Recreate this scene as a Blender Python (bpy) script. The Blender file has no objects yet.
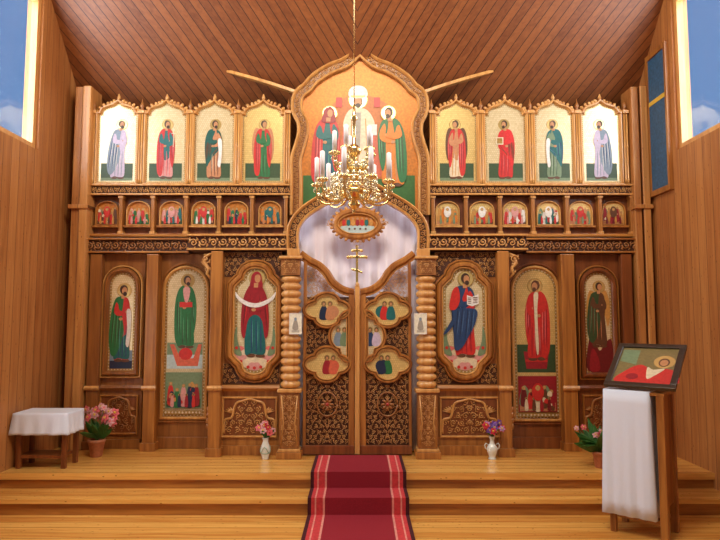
import bpy, bmesh, math, random
from math import pi, sin, cos, tan, radians
from mathutils import Vector
random.seed(7)
SC = bpy.context.scene
COL = SC.collection

# ------------------------------------------------------------ camera
CAM = Vector((0.03, -7.0, 1.50)); TILT = radians(4.5); F = 600.0
cd = bpy.data.cameras.new('camera'); co = bpy.data.objects.new('camera', cd); COL.objects.link(co)
co.location = CAM; co.rotation_euler = (pi/2 + TILT, 0, 0)
cd.sensor_width = 36; cd.lens = 36*F/720; cd.clip_start = 0.05
SC.camera = co

# ------------------------------------------------------------ world, daylight, added fill
w = bpy.data.worlds.new('world'); SC.world = w; w.use_nodes = True
wn = w.node_tree.nodes; wn['Background'].inputs[0].default_value = (1.0, .93, .84, 1); wn['Background'].inputs[1].default_value = .30

# blue sky over the altar side of the building, warm daylight from the open nave behind
_g = wn.new('ShaderNodeTexCoord'); _s = wn.new('ShaderNodeSeparateXYZ'); _r = wn.new('ShaderNodeValToRGB'); _l = w.node_tree.links
_l.new(_g.outputs['Generated'], _s.inputs[0]); _l.new(_s.outputs[1], _r.inputs[0])
_r.color_ramp.elements[0].position = .0; _r.color_ramp.elements[0].color = (1.0, .93, .84, 1)
_r.color_ramp.elements[1].position = .25; _r.color_ramp.elements[1].color = (.62, 1.25, 2.5, 1)
_l.new(_r.outputs[0], wn['Background'].inputs[0])

def area(name, loc, direction, sx, sy, power, col=(1, 1, 1)):
    l = bpy.data.lights.new(name, 'AREA'); l.shape = 'RECTANGLE'; l.size = sx; l.size_y = sy; l.energy = power; l.color = col
    o = bpy.data.objects.new(name, l); COL.objects.link(o); o.location = loc
    o.rotation_euler = Vector(direction).to_track_quat('-Z', 'Y').to_euler(); return o
WX = 3.45          # half width of the nave
WIN = {'left': [(-3.4, -.64, 3.30, 5.0), (-2.6, -1.68, .70, 1.90)], 'right': [(-3.3, -.64, 3.30, 5.0)]}
for side, lst in WIN.items():
    s = -1 if side == 'left' else 1
    for (a, b, c, d) in lst:
        sy, sz = b-a+2.6, d-c+2.2
        area('daylight_window', (s*(WX+.55), (a+b)/2+.7, (c+d)/2+.5), (-s, 0, 0), sy, sz, 38*sy*sz, (.84, .92, 1))
area('overhead_fill', (0, -4.2, 5.9), (0, 4.0, -3.6), 2.2, 1.2, 300, (1, .90, .72))  # added overhead light under the closed ceiling, there is no dome opening

SC.view_settings.view_transform = 'Standard'; SC.view_settings.look = 'None'
SC.view_settings.gamma = 1; SC.view_settings.exposure = -0.34; SC.view_settings.use_curve_mapping = False

def W(px, py, Y):
    """point of the plane y = Y measured at a pixel of the photograph"""
    u = (px-360)/F; v = (270-py)/F
    d = Vector((u, cos(TILT)-v*sin(TILT), sin(TILT)+v*cos(TILT)))
    k = (Y-CAM.y)/d.y
    return (CAM.x+d.x*k, CAM.z+d.z*k)
def X(px, py, Y): return W(px, py, Y)[0]
def Z(py, Y): return W(360, py, Y)[1]

# ------------------------------------------------------------ materials
def nt(name):
    m = bpy.data.materials.new(name); m.use_nodes = True
    t = m.node_tree; return m, t, t.nodes['Principled BSDF']
def ramp(t, fac, stops):
    r = t.nodes.new('ShaderNodeValToRGB'); t.links.new(fac, r.inputs[0])
    e = r.color_ramp.elements
    while len(e) < len(stops): e.new(.5)
    for i, (p, c) in enumerate(stops): e[i].position = p; e[i].color = (*c, 1)
    return r.outputs[0]
def coords(t, scale=(1, 1, 1), rot=(0, 0, 0)):
    tc = t.nodes.new('ShaderNodeTexCoord'); mp = t.nodes.new('ShaderNodeMapping')
    t.links.new(tc.outputs['Object'], mp.inputs[0]); mp.inputs['Scale'].default_value = scale; mp.inputs['Rotation'].default_value = rot
    return mp.outputs[0]
def noise(t, vec, scale, detail=4, dist=0):
    n = t.nodes.new('ShaderNodeTexNoise'); t.links.new(vec, n.inputs['Vector']); n.inputs['Scale'].default_value = scale
    n.inputs['Detail'].default_value = detail; n.inputs['Distortion'].default_value = dist; return n.outputs['Fac']
def bump(t, b, h, s, d=.01):
    n = t.nodes.new('ShaderNodeBump'); t.links.new(h, n.inputs['Height']); n.inputs['Strength'].default_value = s; n.inputs['Distance'].default_value = d
    t.links.new(n.outputs[0], b.inputs['Normal'])
def wood(name, c1, c2, rough=.35, axis='z', scale=1, coat=.3):
    m, t, b = nt(name)
    sc = {'z': (9, 9, .7), 'x': (.7, 9, 9), 'y': (9, .7, 9)}[axis]
    v = coords(t, tuple(q*scale for q in sc))
    n = noise(t, v, 2.2, 5, .6)
    t.links.new(ramp(t, n, [(.3, c2), (.68, c1)]), b.inputs['Base Color'])
    b.inputs['Roughness'].default_value = rough; b.inputs['Coat Weight'].default_value = coat; b.inputs['Coat Roughness'].default_value = .25
    bump(t, b, n, .15, .004); return m
def math_(t, op, a, b=None, v=None):
    n = t.nodes.new('ShaderNodeMath'); n.operation = op
    t.links.new(a, n.inputs[0])
    if b is not None: t.links.new(b, n.inputs[1])
    if v is not None: n.inputs[1].default_value = v
    return n.outputs[0]
def planks(name, c1, c2, width, along, across, rough=.3, rot=(0, 0, 0), coat=.3, gap=.04, knots=True):
    """boards: 'across' is the index of the axis that counts boards, 'along' the one they run in"""
    m, t, b = nt(name)
    v = coords(t, (1, 1, 1), rot)
    sp = t.nodes.new('ShaderNodeSeparateXYZ'); t.links.new(v, sp.inputs[0])
    q = math_(t, 'DIVIDE', sp.outputs[across], v=width)
    fl = math_(t, 'FLOOR', q); fr = math_(t, 'FRACT', q)
    wnz = t.nodes.new('ShaderNodeTexWhiteNoise'); wnz.noise_dimensions = '1D'; t.links.new(fl, wnz.inputs['W'])
    sc = [14, 14, 14]; sc[along] = .9
    mp = t.nodes.new('ShaderNodeMapping'); t.links.new(v, mp.inputs[0]); mp.inputs['Scale'].default_value = sc
    off = t.nodes.new('ShaderNodeCombineXYZ')
    t.links.new(math_(t, 'MULTIPLY', wnz.outputs['Value'], v=9.0), off.inputs[along]); t.links.new(off.outputs[0], mp.inputs['Location'])
    n = noise(t, mp.outputs[0], 1.6, 5, .8)
    mixv = math_(t, 'ADD', math_(t, 'MULTIPLY', n, v=.75), math_(t, 'MULTIPLY', wnz.outputs['Value'], v=.3))
    col = ramp(t, mixv, [(.28, c2), (.7, c1)])
    if knots:
        vo = t.nodes.new('ShaderNodeTexVoronoi'); sk = [5, 5, 5]; sk[along] = 2.0
        mk = t.nodes.new('ShaderNodeMapping'); t.links.new(v, mk.inputs[0]); mk.inputs['Scale'].default_value = sk; t.links.new(mk.outputs[0], vo.inputs['Vector'])
        kf = ramp(t, vo.outputs['Distance'], [(.05, (1, 1, 1)), (.13, (0, 0, 0))])
        mx = t.nodes.new('ShaderNodeMixRGB'); t.links.new(kf, mx.inputs[0]); t.links.new(col, mx.inputs[1]); mx.inputs[2].default_value = (c2[0]*.35, c2[1]*.3, c2[2]*.3, 1); col = mx.outputs[0]
    e = math_(t, 'LESS_THAN', fr, v=gap)
    mx = t.nodes.new('ShaderNodeMixRGB'); t.links.new(e, mx.inputs[0]); t.links.new(col, mx.inputs[1]); mx.inputs[2].default_value = (c2[0]*.3, c2[1]*.25, c2[2]*.25, 1)
    t.links.new(mx.outputs[0], b.inputs['Base Color'])
    b.inputs['Roughness'].default_value = rough; b.inputs['Coat Weight'].default_value = coat; b.inputs['Coat Roughness'].default_value = .2
    h = math_(t, 'SUBTRACT', n, math_(t, 'MULTIPLY', e, v=1.5)); bump(t, b, h, .3, .006); return m
def plain(name, c, rough=.5, metal=0, nz=0, coat=0):
    m, t, b = nt(name)
    if nz:
        n = noise(t, coords(t), 38, 4)
        t.links.new(ramp(t, n, [(.3, tuple(x*(1-nz) for x in c)), (.7, tuple(min(1, x*(1+nz*.6)) for x in c))]), b.inputs['Base Color'])
    else: b.inputs['Base Color'].default_value = (*c, 1)
    b.inputs['Roughness'].default_value = rough; b.inputs['Metallic'].default_value = metal; b.inputs['Coat Weight'].default_value = coat
    return m

MID = wood('honey_varnished_wood', (.47, .185, .036), (.22, .066, .012))
MIDX = wood('honey_varnished_wood_across', (.52, .215, .042), (.28, .09, .016), axis='x')
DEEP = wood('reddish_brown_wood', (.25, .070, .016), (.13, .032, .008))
BAYW = wood('shaded_bay_wood', (.33, .120, .026), (.18, .055, .011))  # dimmer light on the outer left bays put into a darker wood
LITE = wood('pale_moulding_wood', (.70, .37, .115), (.48, .20, .05), rough=.3)
CARVE = wood('carved_lime_wood', (.66, .34, .10), (.46, .19, .048), rough=.38)
CARVED = wood('carved_dark_wood', (.42, .17, .042), (.24, .078, .018), rough=.4)
GROUND = wood('shade_dark_backing', (.085, .024, .008), (.05, .013, .005), rough=.6, coat=0)  # shade of the carving's recesses put into the wood colour
PINE = planks('knotty_pine_boards', (.62, .29, .085), (.36, .12, .028), .115, 2, 0, rough=.4)
PINEY = planks('knotty_pine_wall', (.50, .21, .06), (.30, .095, .022), .14, 2, 1, rough=.5, coat=.1)
FLOORM = planks('varnished_pine_floor', (.92, .52, .13), (.62, .25, .045), .13, 0, 1, rough=.22, coat=.5, gap=.03)
BOARDL = planks('brown_ceiling_boards', (.27, .085, .022), (.15, .04, .01), .085, 0, 2, rough=.5, rot=(0, radians(-52), 0), coat=.1, knots=False, gap=.1)
BOARDR = planks('brown_ceiling_boards_right', (.27, .085, .022), (.15, .04, .01), .085, 0, 2, rough=.5, rot=(0, radians(52), 0), coat=.1, knots=False, gap=.1)

def gold(name, c, rough=.3, grid=42.0, metal=.32, amp=.25):
    m, t, b = nt(name)
    v = coords(t)
    br = t.nodes.new('ShaderNodeTexBrick'); mp = t.nodes.new('ShaderNodeMapping'); t.links.new(v, mp.inputs[0]); mp.inputs['Rotation'].default_value = (pi/2, 0, 0)
    t.links.new(mp.outputs[0], br.inputs['Vector']); br.inputs['Scale'].default_value = grid; br.inputs['Mortar Size'].default_value = .07
    br.inputs['Brick Width'].default_value = 1; br.inputs['Row Height'].default_value = 1
    br.inputs['Color1'].default_value = (*c, 1); br.inputs['Color2'].default_value = (c[0]*.86, c[1]*.84, c[2]*.78, 1); br.inputs['Mortar'].default_value = (c[0]*.72, c[1]*.64, c[2]*.52, 1)
    n = noise(t, v, 5, 3)
    mx = t.nodes.new('ShaderNodeMixRGB'); mx.blend_type = 'MULTIPLY'; mx.inputs[0].default_value = amp
    t.links.new(br.outputs['Color'], mx.inputs[1]); t.links.new(ramp(t, n, [(.3, (.7, .62, .5)), (.7, (1, 1, 1))]), mx.inputs[2])
    t.links.new(mx.outputs[0], b.inputs['Base Color']); b.inputs['Metallic'].default_value = metal; b.inputs['Roughness'].default_value = rough
    bump(t, b, br.outputs['Fac'], -.25, .002); return m
GOLD = gold('pale_gold_leaf', (.90, .75, .48), rough=.24, metal=.28)
GOLDB = gold('bright_yellow_gold_leaf', (.86, .62, .25), amp=.2)
GOLDO = plain('orange_gold_leaf', (.50, .165, .018), .42, .25, .25)
GEDGE = plain('dark_gold_border', (.42, .25, .075), .35, .5, .3)
BRASS = plain('polished_brass', (.95, .72, .32), .24, 1)
BRASSP = plain('pale_brass', (.97, .88, .62), .26, .85)
CANDLE = plain('white_wax', (.90, .84, .88), .45)
_pal = {}
def C(r, g, b, rough=.42):
    k = (r, g, b)
    if k not in _pal:
        _pal[k] = plain('painted_colour', (r, g, b), rough, 0, .16)
    return _pal[k]
RED = C(.55, .025, .02); CRIM = C(.30, .012, .02); WINE = C(.16, .01, .012); GREEN = C(.02, .15, .045); TEAL = C(.01, .12, .12); DGREEN = C(.035, .07, .025)
BLUE = C(.02, .05, .14); NAVY = C(.012, .022, .06); GREYB = C(.20, .26, .34); WHITE = C(.75, .70, .66); LILAC = C(.55, .45, .60); OCHRE = C(.55, .26, .06)
TAN = C(.52, .22, .10); BROWN = C(.12, .045, .02); PINK = C(.70, .16, .15); ROSE = C(.62, .28, .26); SKIN = C(.50, .23, .10); HAIR = C(.05, .02, .01); GREYH = C(.35, .30, .25)
SALMON = C(.62, .12, .06); SAGE = C(.17, .24, .13); CREAM = C(.70, .58, .40); HALO = plain('halo_gold', (.85, .62, .24), .25, .6); ORANGE = C(.70, .20, .02); ICE = C(.45, .55, .55)

# ------------------------------------------------------------ mesh builder
class MB:
    def __init__(s): s.v = []; s.f = []; s.mi = []; s.sm = []; s.mats = []
    def m(s, mat):
        if mat not in s.mats: s.mats.append(mat)
        return s.mats.index(mat)
    def add(s, vs, fs, mat, smooth=False):
        o = len(s.v); s.v += [tuple(p) for p in vs]; k = s.m(mat)
        for f in fs: s.f.append([i+o for i in f]); s.mi.append(k); s.sm.append(smooth)
    def box(s, x0, x1, y0, y1, z0, z1, mat):
        vs = [(x, y, z) for x in (x0, x1) for y in (y0, y1) for z in (z0, z1)]
        s.add(vs, [(0, 1, 3, 2), (4, 6, 7, 5), (0, 4, 5, 1), (2, 3, 7, 6), (0, 2, 6, 4), (1, 5, 7, 3)], mat)
    def prism(s, poly, y0, y1, mat):
        n = len(poly); vs = [(x, y0, z) for x, z in poly]+[(x, y1, z) for x, z in poly]
        s.add(vs, [list(range(n)), list(range(2*n-1, n-1, -1))]+[(i, i+n, (i+1) % n+n, (i+1) % n) for i in range(n)], mat)
    def flat(s, poly, y, mat):
        s.add([(x, y, z) for x, z in poly], [list(range(len(poly)))], mat)
    def sweep(s, path, prof, mat, closed=True, smooth=False):
        """moulding: profile of (offset to the left of travel, y) carried along a 2-D path in x, z"""
        n = len(path); vs = []
        for i in range(n):
            a = path[i-1] if (closed or i) else path[i]; b = path[(i+1) % n] if (closed or i < n-1) else path[i]
            p = path[i]
            d1 = Vector((p[0]-a[0], p[1]-a[1])); d2 = Vector((b[0]-p[0], b[1]-p[1]))
            d1 = d1.normalized() if d1.length > 1e-9 else d2.normalized(); d2 = d2.normalized() if d2.length > 1e-9 else d1
            t = d1+d2; t = t.normalized() if t.length > 1e-6 else d1
            nn = Vector((-t.y, t.x)); k = 1/max(.6, nn.dot(Vector((-d1.y, d1.x))))
            for (o, y) in prof: vs.append((p[0]+nn.x*o*k, y, p[1]+nn.y*o*k))
        m = len(prof); fs = []
        for i in range(n if closed else n-1):
            j = (i+1) % n
            for q in range(m): fs.append((i*m+q, i*m+(q+1) % m, j*m+(q+1) % m, j*m+q))
        if not closed: fs.append(list(range(m))); fs.append([(n-1)*m+q for q in range(m-1, -1, -1)])
        s.add(vs, fs, mat, smooth)
    def tube(s, path, r, mat, n=5, smooth=True):
        rr = r if isinstance(r, (list, tuple)) else [r]*len(path); vs = []
        P = [Vector(p) for p in path]
        ref = Vector((0, 0, 1))
        T0 = (P[1]-P[0]).normalized()
        u = T0.cross(Vector((0.3, 1, 0.2))).normalized()
        for i, p in enumerate(P):
            t = (P[min(i+1, len(P)-1)]-P[max(i-1, 0)]).normalized()
            u = (u-t*u.dot(t)); u = u.normalized() if u.length > 1e-6 else t.orthogonal().normalized()
            w_ = t.cross(u)
            for q in range(n):
                a = 2*pi*q/n; vs.append(p+(u*cos(a)+w_*sin(a))*rr[i])
        fs = [(i*n+q, i*n+(q+1) % n, (i+1)*n+(q+1) % n, (i+1)*n+q) for i in range(len(P)-1) for q in range(n)]
        fs += [list(range(n)), [(len(P)-1)*n+q for q in range(n-1, -1, -1)]]
        s.add(vs, fs, mat, smooth)
    def lathe(s, prof, c, mat, n=20, smooth=True):
        vs = [(c[0]+r*cos(2*pi*q/n), c[1]+r*sin(2*pi*q/n), c[2]+z) for r, z in prof for q in range(n)]
        fs = [(i*n+q, i*n+(q+1) % n, (i+1)*n+(q+1) % n, (i+1)*n+q) for i in range(len(prof)-1) for q in range(n)]
        fs += [list(range(n-1, -1, -1)), [(len(prof)-1)*n+q for q in range(n)]]
        s.add(vs, fs, mat, smooth)
    def blob(s, c, r, mat, n=6, k=4, rot=0):
        vs = [(0, 0, 1)]; fs = []
        for i in range(1, k):
            a = pi*i/k
            for q in range(n): b = 2*pi*q/n; vs.append((sin(a)*cos(b), sin(a)*sin(b), cos(a)))
        vs.append((0, 0, -1)); L = len(vs)-1
        for q in range(n): fs.append((0, 1+q, 1+(q+1) % n)); fs.append((L, L-n+(q+1) % n, L-n+q))
        for i in range(k-2):
            for q in range(n): fs.append((1+i*n+q, 1+(i+1)*n+q, 1+(i+1)*n+(q+1) % n, 1+i*n+(q+1) % n))
        cr, sr = cos(rot), sin(rot); out = []
        for x, y, z in vs:
            x *= r[0]; y *= r[1]; z *= r[2]; out.append((c[0]+x*cr-z*sr, c[1]+y, c[2]+x*sr+z*cr))
        s.add(out, fs, mat, True)
    def build(s, name, parent=None, loc=None, bevel=0):
        if loc is None: loc = ROOT.get(parent.name, Vector((0, 0, 0))) if parent else None
        if loc is None:
            xs = [p[0] for p in s.v]; ys = [p[1] for p in s.v]; zs = [p[2] for p in s.v]
            loc = Vector(((min(xs)+max(xs))/2, (min(ys)+max(ys))/2, min(zs)))
        loc = Vector(loc)
        me = bpy.data.meshes.new(name); me.from_pydata([tuple(Vector(p)-loc) for p in s.v], [], s.f)
        for m in s.mats: me.materials.append(m)
        me.polygons.foreach_set('material_index', s.mi); me.polygons.foreach_set('use_smooth', s.sm)
        bm = bmesh.new(); bm.from_mesh(me); bmesh.ops.recalc_face_normals(bm, faces=bm.faces); bm.to_mesh(me); bm.free()
        o = bpy.data.objects.new(name, me); COL.objects.link(o)
        ROOT[o.name] = loc
        if parent: o.parent = parent
        else: o.location = loc
        if bevel:
            b = o.modifiers.new('bevel', 'BEVEL'); b.width = bevel; b.segments = 2; b.limit_method = 'ANGLE'; b.angle_limit = radians(40)
        return o
ROOT = {}
def thing(name, label, cat, loc, group=None):
    o = bpy.data.objects.new(name, None); COL.objects.link(o); o.location = loc; o.empty_display_size = .1
    o['label'] = label; o['category'] = cat
    if group: o['group'] = group
    ROOT[o.name] = Vector(loc); return o
def tag(o, label, cat, group=None):
    o['label'] = label; o['category'] = cat
    if group: o['group'] = group
    return o
def struct(o): o['kind'] = 'structure'; return o

# ------------------------------------------------------------ 2-D helpers
def cr(pts, n=5, closed=True):
    out = []; L = len(pts)
    for i in range(L if closed else L-1):
        g = (lambda k: pts[k % L]) if closed else (lambda k: pts[max(0, min(L-1, k))])
        a, b, c, d = g(i-1), g(i), g(i+1), g(i+2)
        for k in range(n):
            t = k/n
            out.append(tuple(.5*((2*b[j])+(-a[j]+c[j])*t+(2*a[j]-5*b[j]+4*c[j]-d[j])*t*t+(-a[j]+3*b[j]-3*c[j]+d[j])*t**3) for j in (0, 1)))
    if not closed: out.append(tuple(pts[-1]))
    return out
def ell(cx, cz, rx, rz, n=16, rot=0): return [(cx+rx*cos(2*pi*i/n)*cos(rot)-rz*sin(2*pi*i/n)*sin(rot), cz+rx*cos(2*pi*i/n)*sin(rot)+rz*sin(2*pi*i/n)*cos(rot)) for i in range(n)]
def rect(x0, x1, z0, z1): return [(x0, z0), (x1, z0), (x1, z1), (x0, z1)]
def inset(poly, d):
    """move every corner of a counter-clockwise polygon inwards by d"""
    out = []; n = len(poly)
    for i in range(n):
        a, p, b = poly[i-1], poly[i], poly[(i+1) % n]
        d1 = Vector((p[0]-a[0], p[1]-a[1])); d2 = Vector((b[0]-p[0], b[1]-p[1]))
        d1 = d1.normalized() if d1.length > 1e-9 else d2.normalized(); d2 = d2.normalized() if d2.length > 1e-9 else d1
        t = (d1+d2); t = t.normalized() if t.length > 1e-6 else d1
        nn = Vector((-t.y, t.x)); k = 1/max(.6, nn.dot(Vector((-d1.y, d1.x))))
        out.append((p[0]+nn.x*d*k, p[1]+nn.y*d*k))
    return out
def arch(x0, x1, z0, z1, n=12):
    r = (x1-x0)/2; c = (x0+x1)/2
    return [(x0, z0), (x1, z0)]+[(c+r*cos(pi*i/n), z1-r+r*sin(pi*i/n)) for i in range(n+1)]
def keel(x0, x1, z0, z1):
    """kokoshnik outline: shoulders, round cheeks and an ogee point"""
    c = (x0+x1)/2; w_ = (x1-x0)/2; h = z1-z0; s = w_*1.0
    half = [(1, 0), (1, -.62), (.86, -.62), (.86, -.56), (.80, -.44), (.66, -.33), (.48, -.27), (.30, -.22), (.14, -.12), (0, 0)]
    r = [(c+w_, z0)]+[(c+a*w_, z1+b*s) for a, b in half[1:]]
    l = [(c-a*w_, z1+b*s) for a, b in half[1:-1]][::-1]
    return [(c-w_, z0)]+r+l
def chamf(x0, x1, z0, z1):
    """tall eight-sided panel with ogee shoulders"""
    c = (x0+x1)/2; w_ = (x1-x0)/2
    q = [(1, -1.05), (.98, -.86), (.80, -.66), (.62, -.50), (.58, -.34), (.45, -.14), (.24, -.03), (0, 0)]
    top = [(c+a*w_, z1+b*w_) for a, b in q]+[(c-a*w_, z1+b*w_) for a, b in q[:-1][::-1]]
    bot = [(c-a*w_, z0-b*w_) for a, b in q]+[(c+a*w_, z0-b*w_) for a, b in q[:-1][::-1]]
    return top+bot
def inside(p, poly):
    c = False; n = len(poly)
    for i in range(n):
        a, b = poly[i], poly[i-1]
        if (a[1] > p[1]) != (b[1] > p[1]) and p[0] < (b[0]-a[0])*(p[1]-a[1])/(b[1]-a[1])+a[0]: c = not c
    return c

# ------------------------------------------------------------ carving
def curl(mb, cx, cz, y, R, a0, hand, mat, r=None, leaf=True):
    r = r or R*.17; pts = []; rad = []
    N = 11
    for i in range(N):
        t = i/(N-1); a = a0+hand*t*2*pi*1.25; q = R*(1-.82*t)
        pts.append((cx+q*cos(a), y-r*.6*t, cz+q*sin(a))); rad.append(r*(1-.35*t))
    mb.tube(pts, rad, mat, 4)
    mb.blob((pts[-1][0], y-r, pts[-1][2]), (r*1.5, r*1.3, r*1.5), mat, 5, 3)
    if leaf:
        for k in range(3):
            a = a0+hand*(.6+k*1.9); q = R*1.08
            mb.blob((cx+q*cos(a), y, cz+q*sin(a)), (R*.34, r*1.1, R*.15), mat, 5, 3, a+hand*.9)
def vine(mb, path, wid, y, mat, pitch=None):
    """running scroll along a 2-D path"""
    pitch = pitch or wid*.80
    seg = []; L = 0
    for a, b in zip(path[:-1], path[1:]):
        d = math.hypot(b[0]-a[0], b[1]-a[1]); seg.append((L, d, a, b)); L += d
    n = max(1, round(L/pitch))
    for i in range(n):
        s = (i+.5)*L/n
        for (s0, d, a, b) in seg:
            if s <= s0+d+1e-9:
                t = (s-s0)/max(d, 1e-9); x = a[0]+(b[0]-a[0])*t; z = a[1]+(b[1]-a[1])*t
                ang = math.atan2(b[1]-a[1], b[0]-a[0]); break
        h = 1 if i % 2 else -1
        nx, nz = -sin(ang), cos(ang)
        curl(mb, x+nx*h*wid*.06, z+nz*h*wid*.06, y, wid*.37, ang+pi, h, mat, r=wid*.075)
        for e in (-1, 1):
            mb.blob((x+cos(ang)*e*pitch*.40-nx*h*wid*.30, y, z+sin(ang)*e*pitch*.40-nz*h*wid*.30), (wid*.17, wid*.07, wid*.07), mat, 5, 3, ang+e*h*.8)
def fill(mb, poly, cell, y, mat, sym=None, seed=1, holes=()):
    rnd = random.Random(seed)
    xs = [p[0] for p in poly]; zs = [p[1] for p in poly]; row = 0
    z = min(zs)+cell*.45
    while z < max(zs):
        x = (sym if sym is not None else min(xs))+(cell*.5 if row % 2 == 0 else 0.02*cell)
        col = 0
        while x < (max(xs) if sym is None else sym+max(abs(q-sym) for q in xs)):
            for side in ((1, -1) if sym is not None else (1,)):
                xx = x if side == 1 else 2*sym-x
                if inside((xx, z), poly) and all(not inside((xx, z), h) for h in holes):
                    st = random.Random(seed*991+row*57+col)
                    a0 = st.uniform(0, 2*pi); hd = 1 if (row+col) % 2 else -1
                    if side == -1: a0 = pi-a0; hd = -hd
                    curl(mb, xx, z, y, cell*st.uniform(.36, .44), a0, hd, mat)
            x += cell; col += 1
        z += cell*.86; row += 1

# ------------------------------------------------------------ painted figures
class Paint:
    def __init__(s, y): s.mb = MB(); s.y = y; s.k = 0
    def sh(s, pts, mat):
        s.k += 1; s.mb.flat(pts, s.y-.0004*s.k, mat)
def figure(P, cx, z0, h, face=1, robe=TEAL, cloak=RED, hair=HAIR, veil=None, wings=None, prop=None, variant=0, lean=0.0, halo=True, low=None, ws=.74):
    def T(pts): return [(cx+face*(x*ws+lean*z)*h, z0+z*h) for x, z in pts]
    def S(pts, m, n=4): P.sh(cr(T(pts), n), m)
    def E(x, z, rx, rz, m, n=14):
        x = x if z > .8 else x*ws;  P.sh([(cx+face*(a+lean*z)*h, z0+b*h) for a, b in ell(x, z, rx, rz, n)], m)
    if wings:
        for sx in (-1, 1): S([(.04*sx, .78), (.16*sx, .84), (.23*sx, .70), (.24*sx, .46), (.19*sx, .30), (.14*sx, .45), (.08*sx, .60)], wings)
    if halo: E(.02, .895, .095, .095, GEDGE, 20); E(.02, .895, .086, .086, HALO, 20)
    # feet, robe
    E(-.055, .015, .05, .022, BROWN); E(.085, .012, .055, .02, BROWN)
    S([(-.05, .81), (.05, .81), (.12, .77), (.15, .62), (.13, .45), (.15, .25), (.16, .05), (.06, .025), (-.05, .04), (-.14, .03), (-.15, .25), (-.12, .45), (-.14, .62), (-.12, .77)], robe)
    if low: S([(-.13, .34), (0, .30), (.13, .36), (.15, .22), (.16, .05), (.06, .03), (-.05, .045), (-.14, .035), (-.15, .22)], low)
    for q in (-.06, .01, .08): S([(q, .44), (q+.012, .40), (q+.024, .08), (q+.008, .07)], DARKOF.get((low or robe).name+str(id(low or robe)), BROWN), 2)
    if variant == 0:      # mantle over one shoulder, caught at the waist
        S([(-.04, .82), (-.14, .78), (-.20, .60), (-.19, .36), (-.15, .20), (-.10, .26), (-.02, .36), (.10, .46), (.16, .52), (.14, .58), (.05, .60), (-.03, .66), (.02, .78)], cloak)
        S([(.05, .80), (.13, .77), (.17, .66), (.16, .56), (.10, .55), (.10, .66)], cloak)
    elif variant == 1:    # long open mantle on both sides
        S([(-.03, .82), (-.13, .78), (-.19, .60), (-.20, .30), (-.17, .08), (-.08, .06), (-.05, .30), (-.05, .60)], cloak)
        S([(.04, .82), (.13, .78), (.19, .60), (.19, .36), (.15, .18), (.10, .30), (.08, .55), (.04, .72)], cloak)
    elif variant == 2:    # mantle hanging behind and swept forward
        S([(-.05, .82), (-.15, .77), (-.22, .55), (-.24, .28), (-.20, .10), (-.12, .07), (-.02, .20), (.04, .40), (.0, .58), (.02, .80)], cloak)
    elif variant == 3:    # wide closed cloak to the knees, pointed sides
        S([(0, .86), (-.10, .80), (-.18, .66), (-.21, .46), (-.20, .26), (-.15, .22), (-.11, .40), (-.04, .47), (.04, .47), (.11, .40), (.15, .22), (.20, .26), (.21, .46), (.18, .66), (.10, .80)], cloak)
    # folds of the mantle
    cd_ = DARKOF.get(cloak.name+str(id(cloak)), BROWN); cl_ = LIGHTOF.get(cloak.name+str(id(cloak)), cd_); rl_ = LIGHTOF.get((low or robe).name+str(id(low or robe)), cd_)
    def stroke(a, b, w_, m): S([a, ((a[0]+b[0])/2+w_, (a[1]+b[1])/2), b, ((a[0]+b[0])/2-w_, (a[1]+b[1])/2)], m, 2)
    fl = {0: [((-.13, .74), (-.15, .30)), ((-.08, .70), (-.09, .34)), ((.12, .54), (-.06, .36)), ((-.17, .6), (-.17, .28))], 1: [((-.15, .74), (-.14, .12)), ((-.11, .66), (-.10, .14)), ((.15, .72), (.15, .28)), ((.12, .6), (.12, .34))],
          2: [((-.15, .74), (-.20, .14)), ((-.10, .72), (-.12, .14)), ((-.04, .64), (-.06, .22))], 3: [((-.13, .72), (-.18, .32)), ((-.07, .72), (-.08, .48)), ((.07, .72), (.08, .48)), ((.13, .72), (.18, .32))]}[variant]
    for a, b in fl: stroke(a, b, .011, cd_); stroke((a[0]+.022, a[1]-.03), (b[0]+.024, b[1]+.05), .006, cl_)
    for q in (-.035, .045): stroke((q, .42), (q+.004, .10), .007, rl_)
    # arms and hands
    S([(-.12, .74), (-.15, .62), (-.06, .57), (.08, .60), (.09, .64), (-.04, .64), (-.08, .72)], cloak if variant in (0, 3) else robe)
    E(.105, .625, .03, .02, SKIN, 10)
    S([(.09, .76), (.16, .66), (.15, .56), (.04, .52), (-.01, .54), (.08, .60), (.07, .70)], robe if variant != 3 else cloak)
    E(-.02, .535, .026, .02, SKIN, 10)
    # head
    if veil: S([(.02, .975), (-.05, .94), (-.07, .87), (-.08, .79), (.02, .77), (.11, .79), (.10, .87), (.08, .94)], veil)
    else: E(.015, .905, .050, .060, hair)
    P.sh(T([(-.02, .84), (.045, .84), (.04, .79), (-.02, .79)]), SKIN)
    E(.026, .892, .034, .048, SKIN); 
    if hair is not None and not veil and not wings: E(.032, .852, .025, .028, hair, 10)
    if prop == 'book': P.sh(T(rect(.05, .21, .56, .68)), CREAM); P.sh(T(rect(.07, .19, .575, .665)), GEDGE)
    if prop == 'open_book':
        P.sh(T([(.04, .60), (.12, .58), (.12, .69), (.04, .71)]), WHITE); P.sh(T([(.12, .58), (.22, .61), (.22, .72), (.12, .69)]), WHITE)
        for q in range(4): P.sh(T(rect(.055, .105, .612+.02*q, .620+.02*q)), BROWN); P.sh(T(rect(.135, .205, .618+.02*q, .626+.02*q)), BROWN)
    if prop == 'scroll': S([(.09, .64), (.17, .64), (.18, .45), (.15, .20), (.09, .22), (.11, .42)], WHITE)
    if prop == 'staff': P.sh(T([(.155, .06), (.165, .06), (.185, .90), (.173, .90)]), OCHRE); E(.18, .91, .02, .02, HALO, 8)
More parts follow.
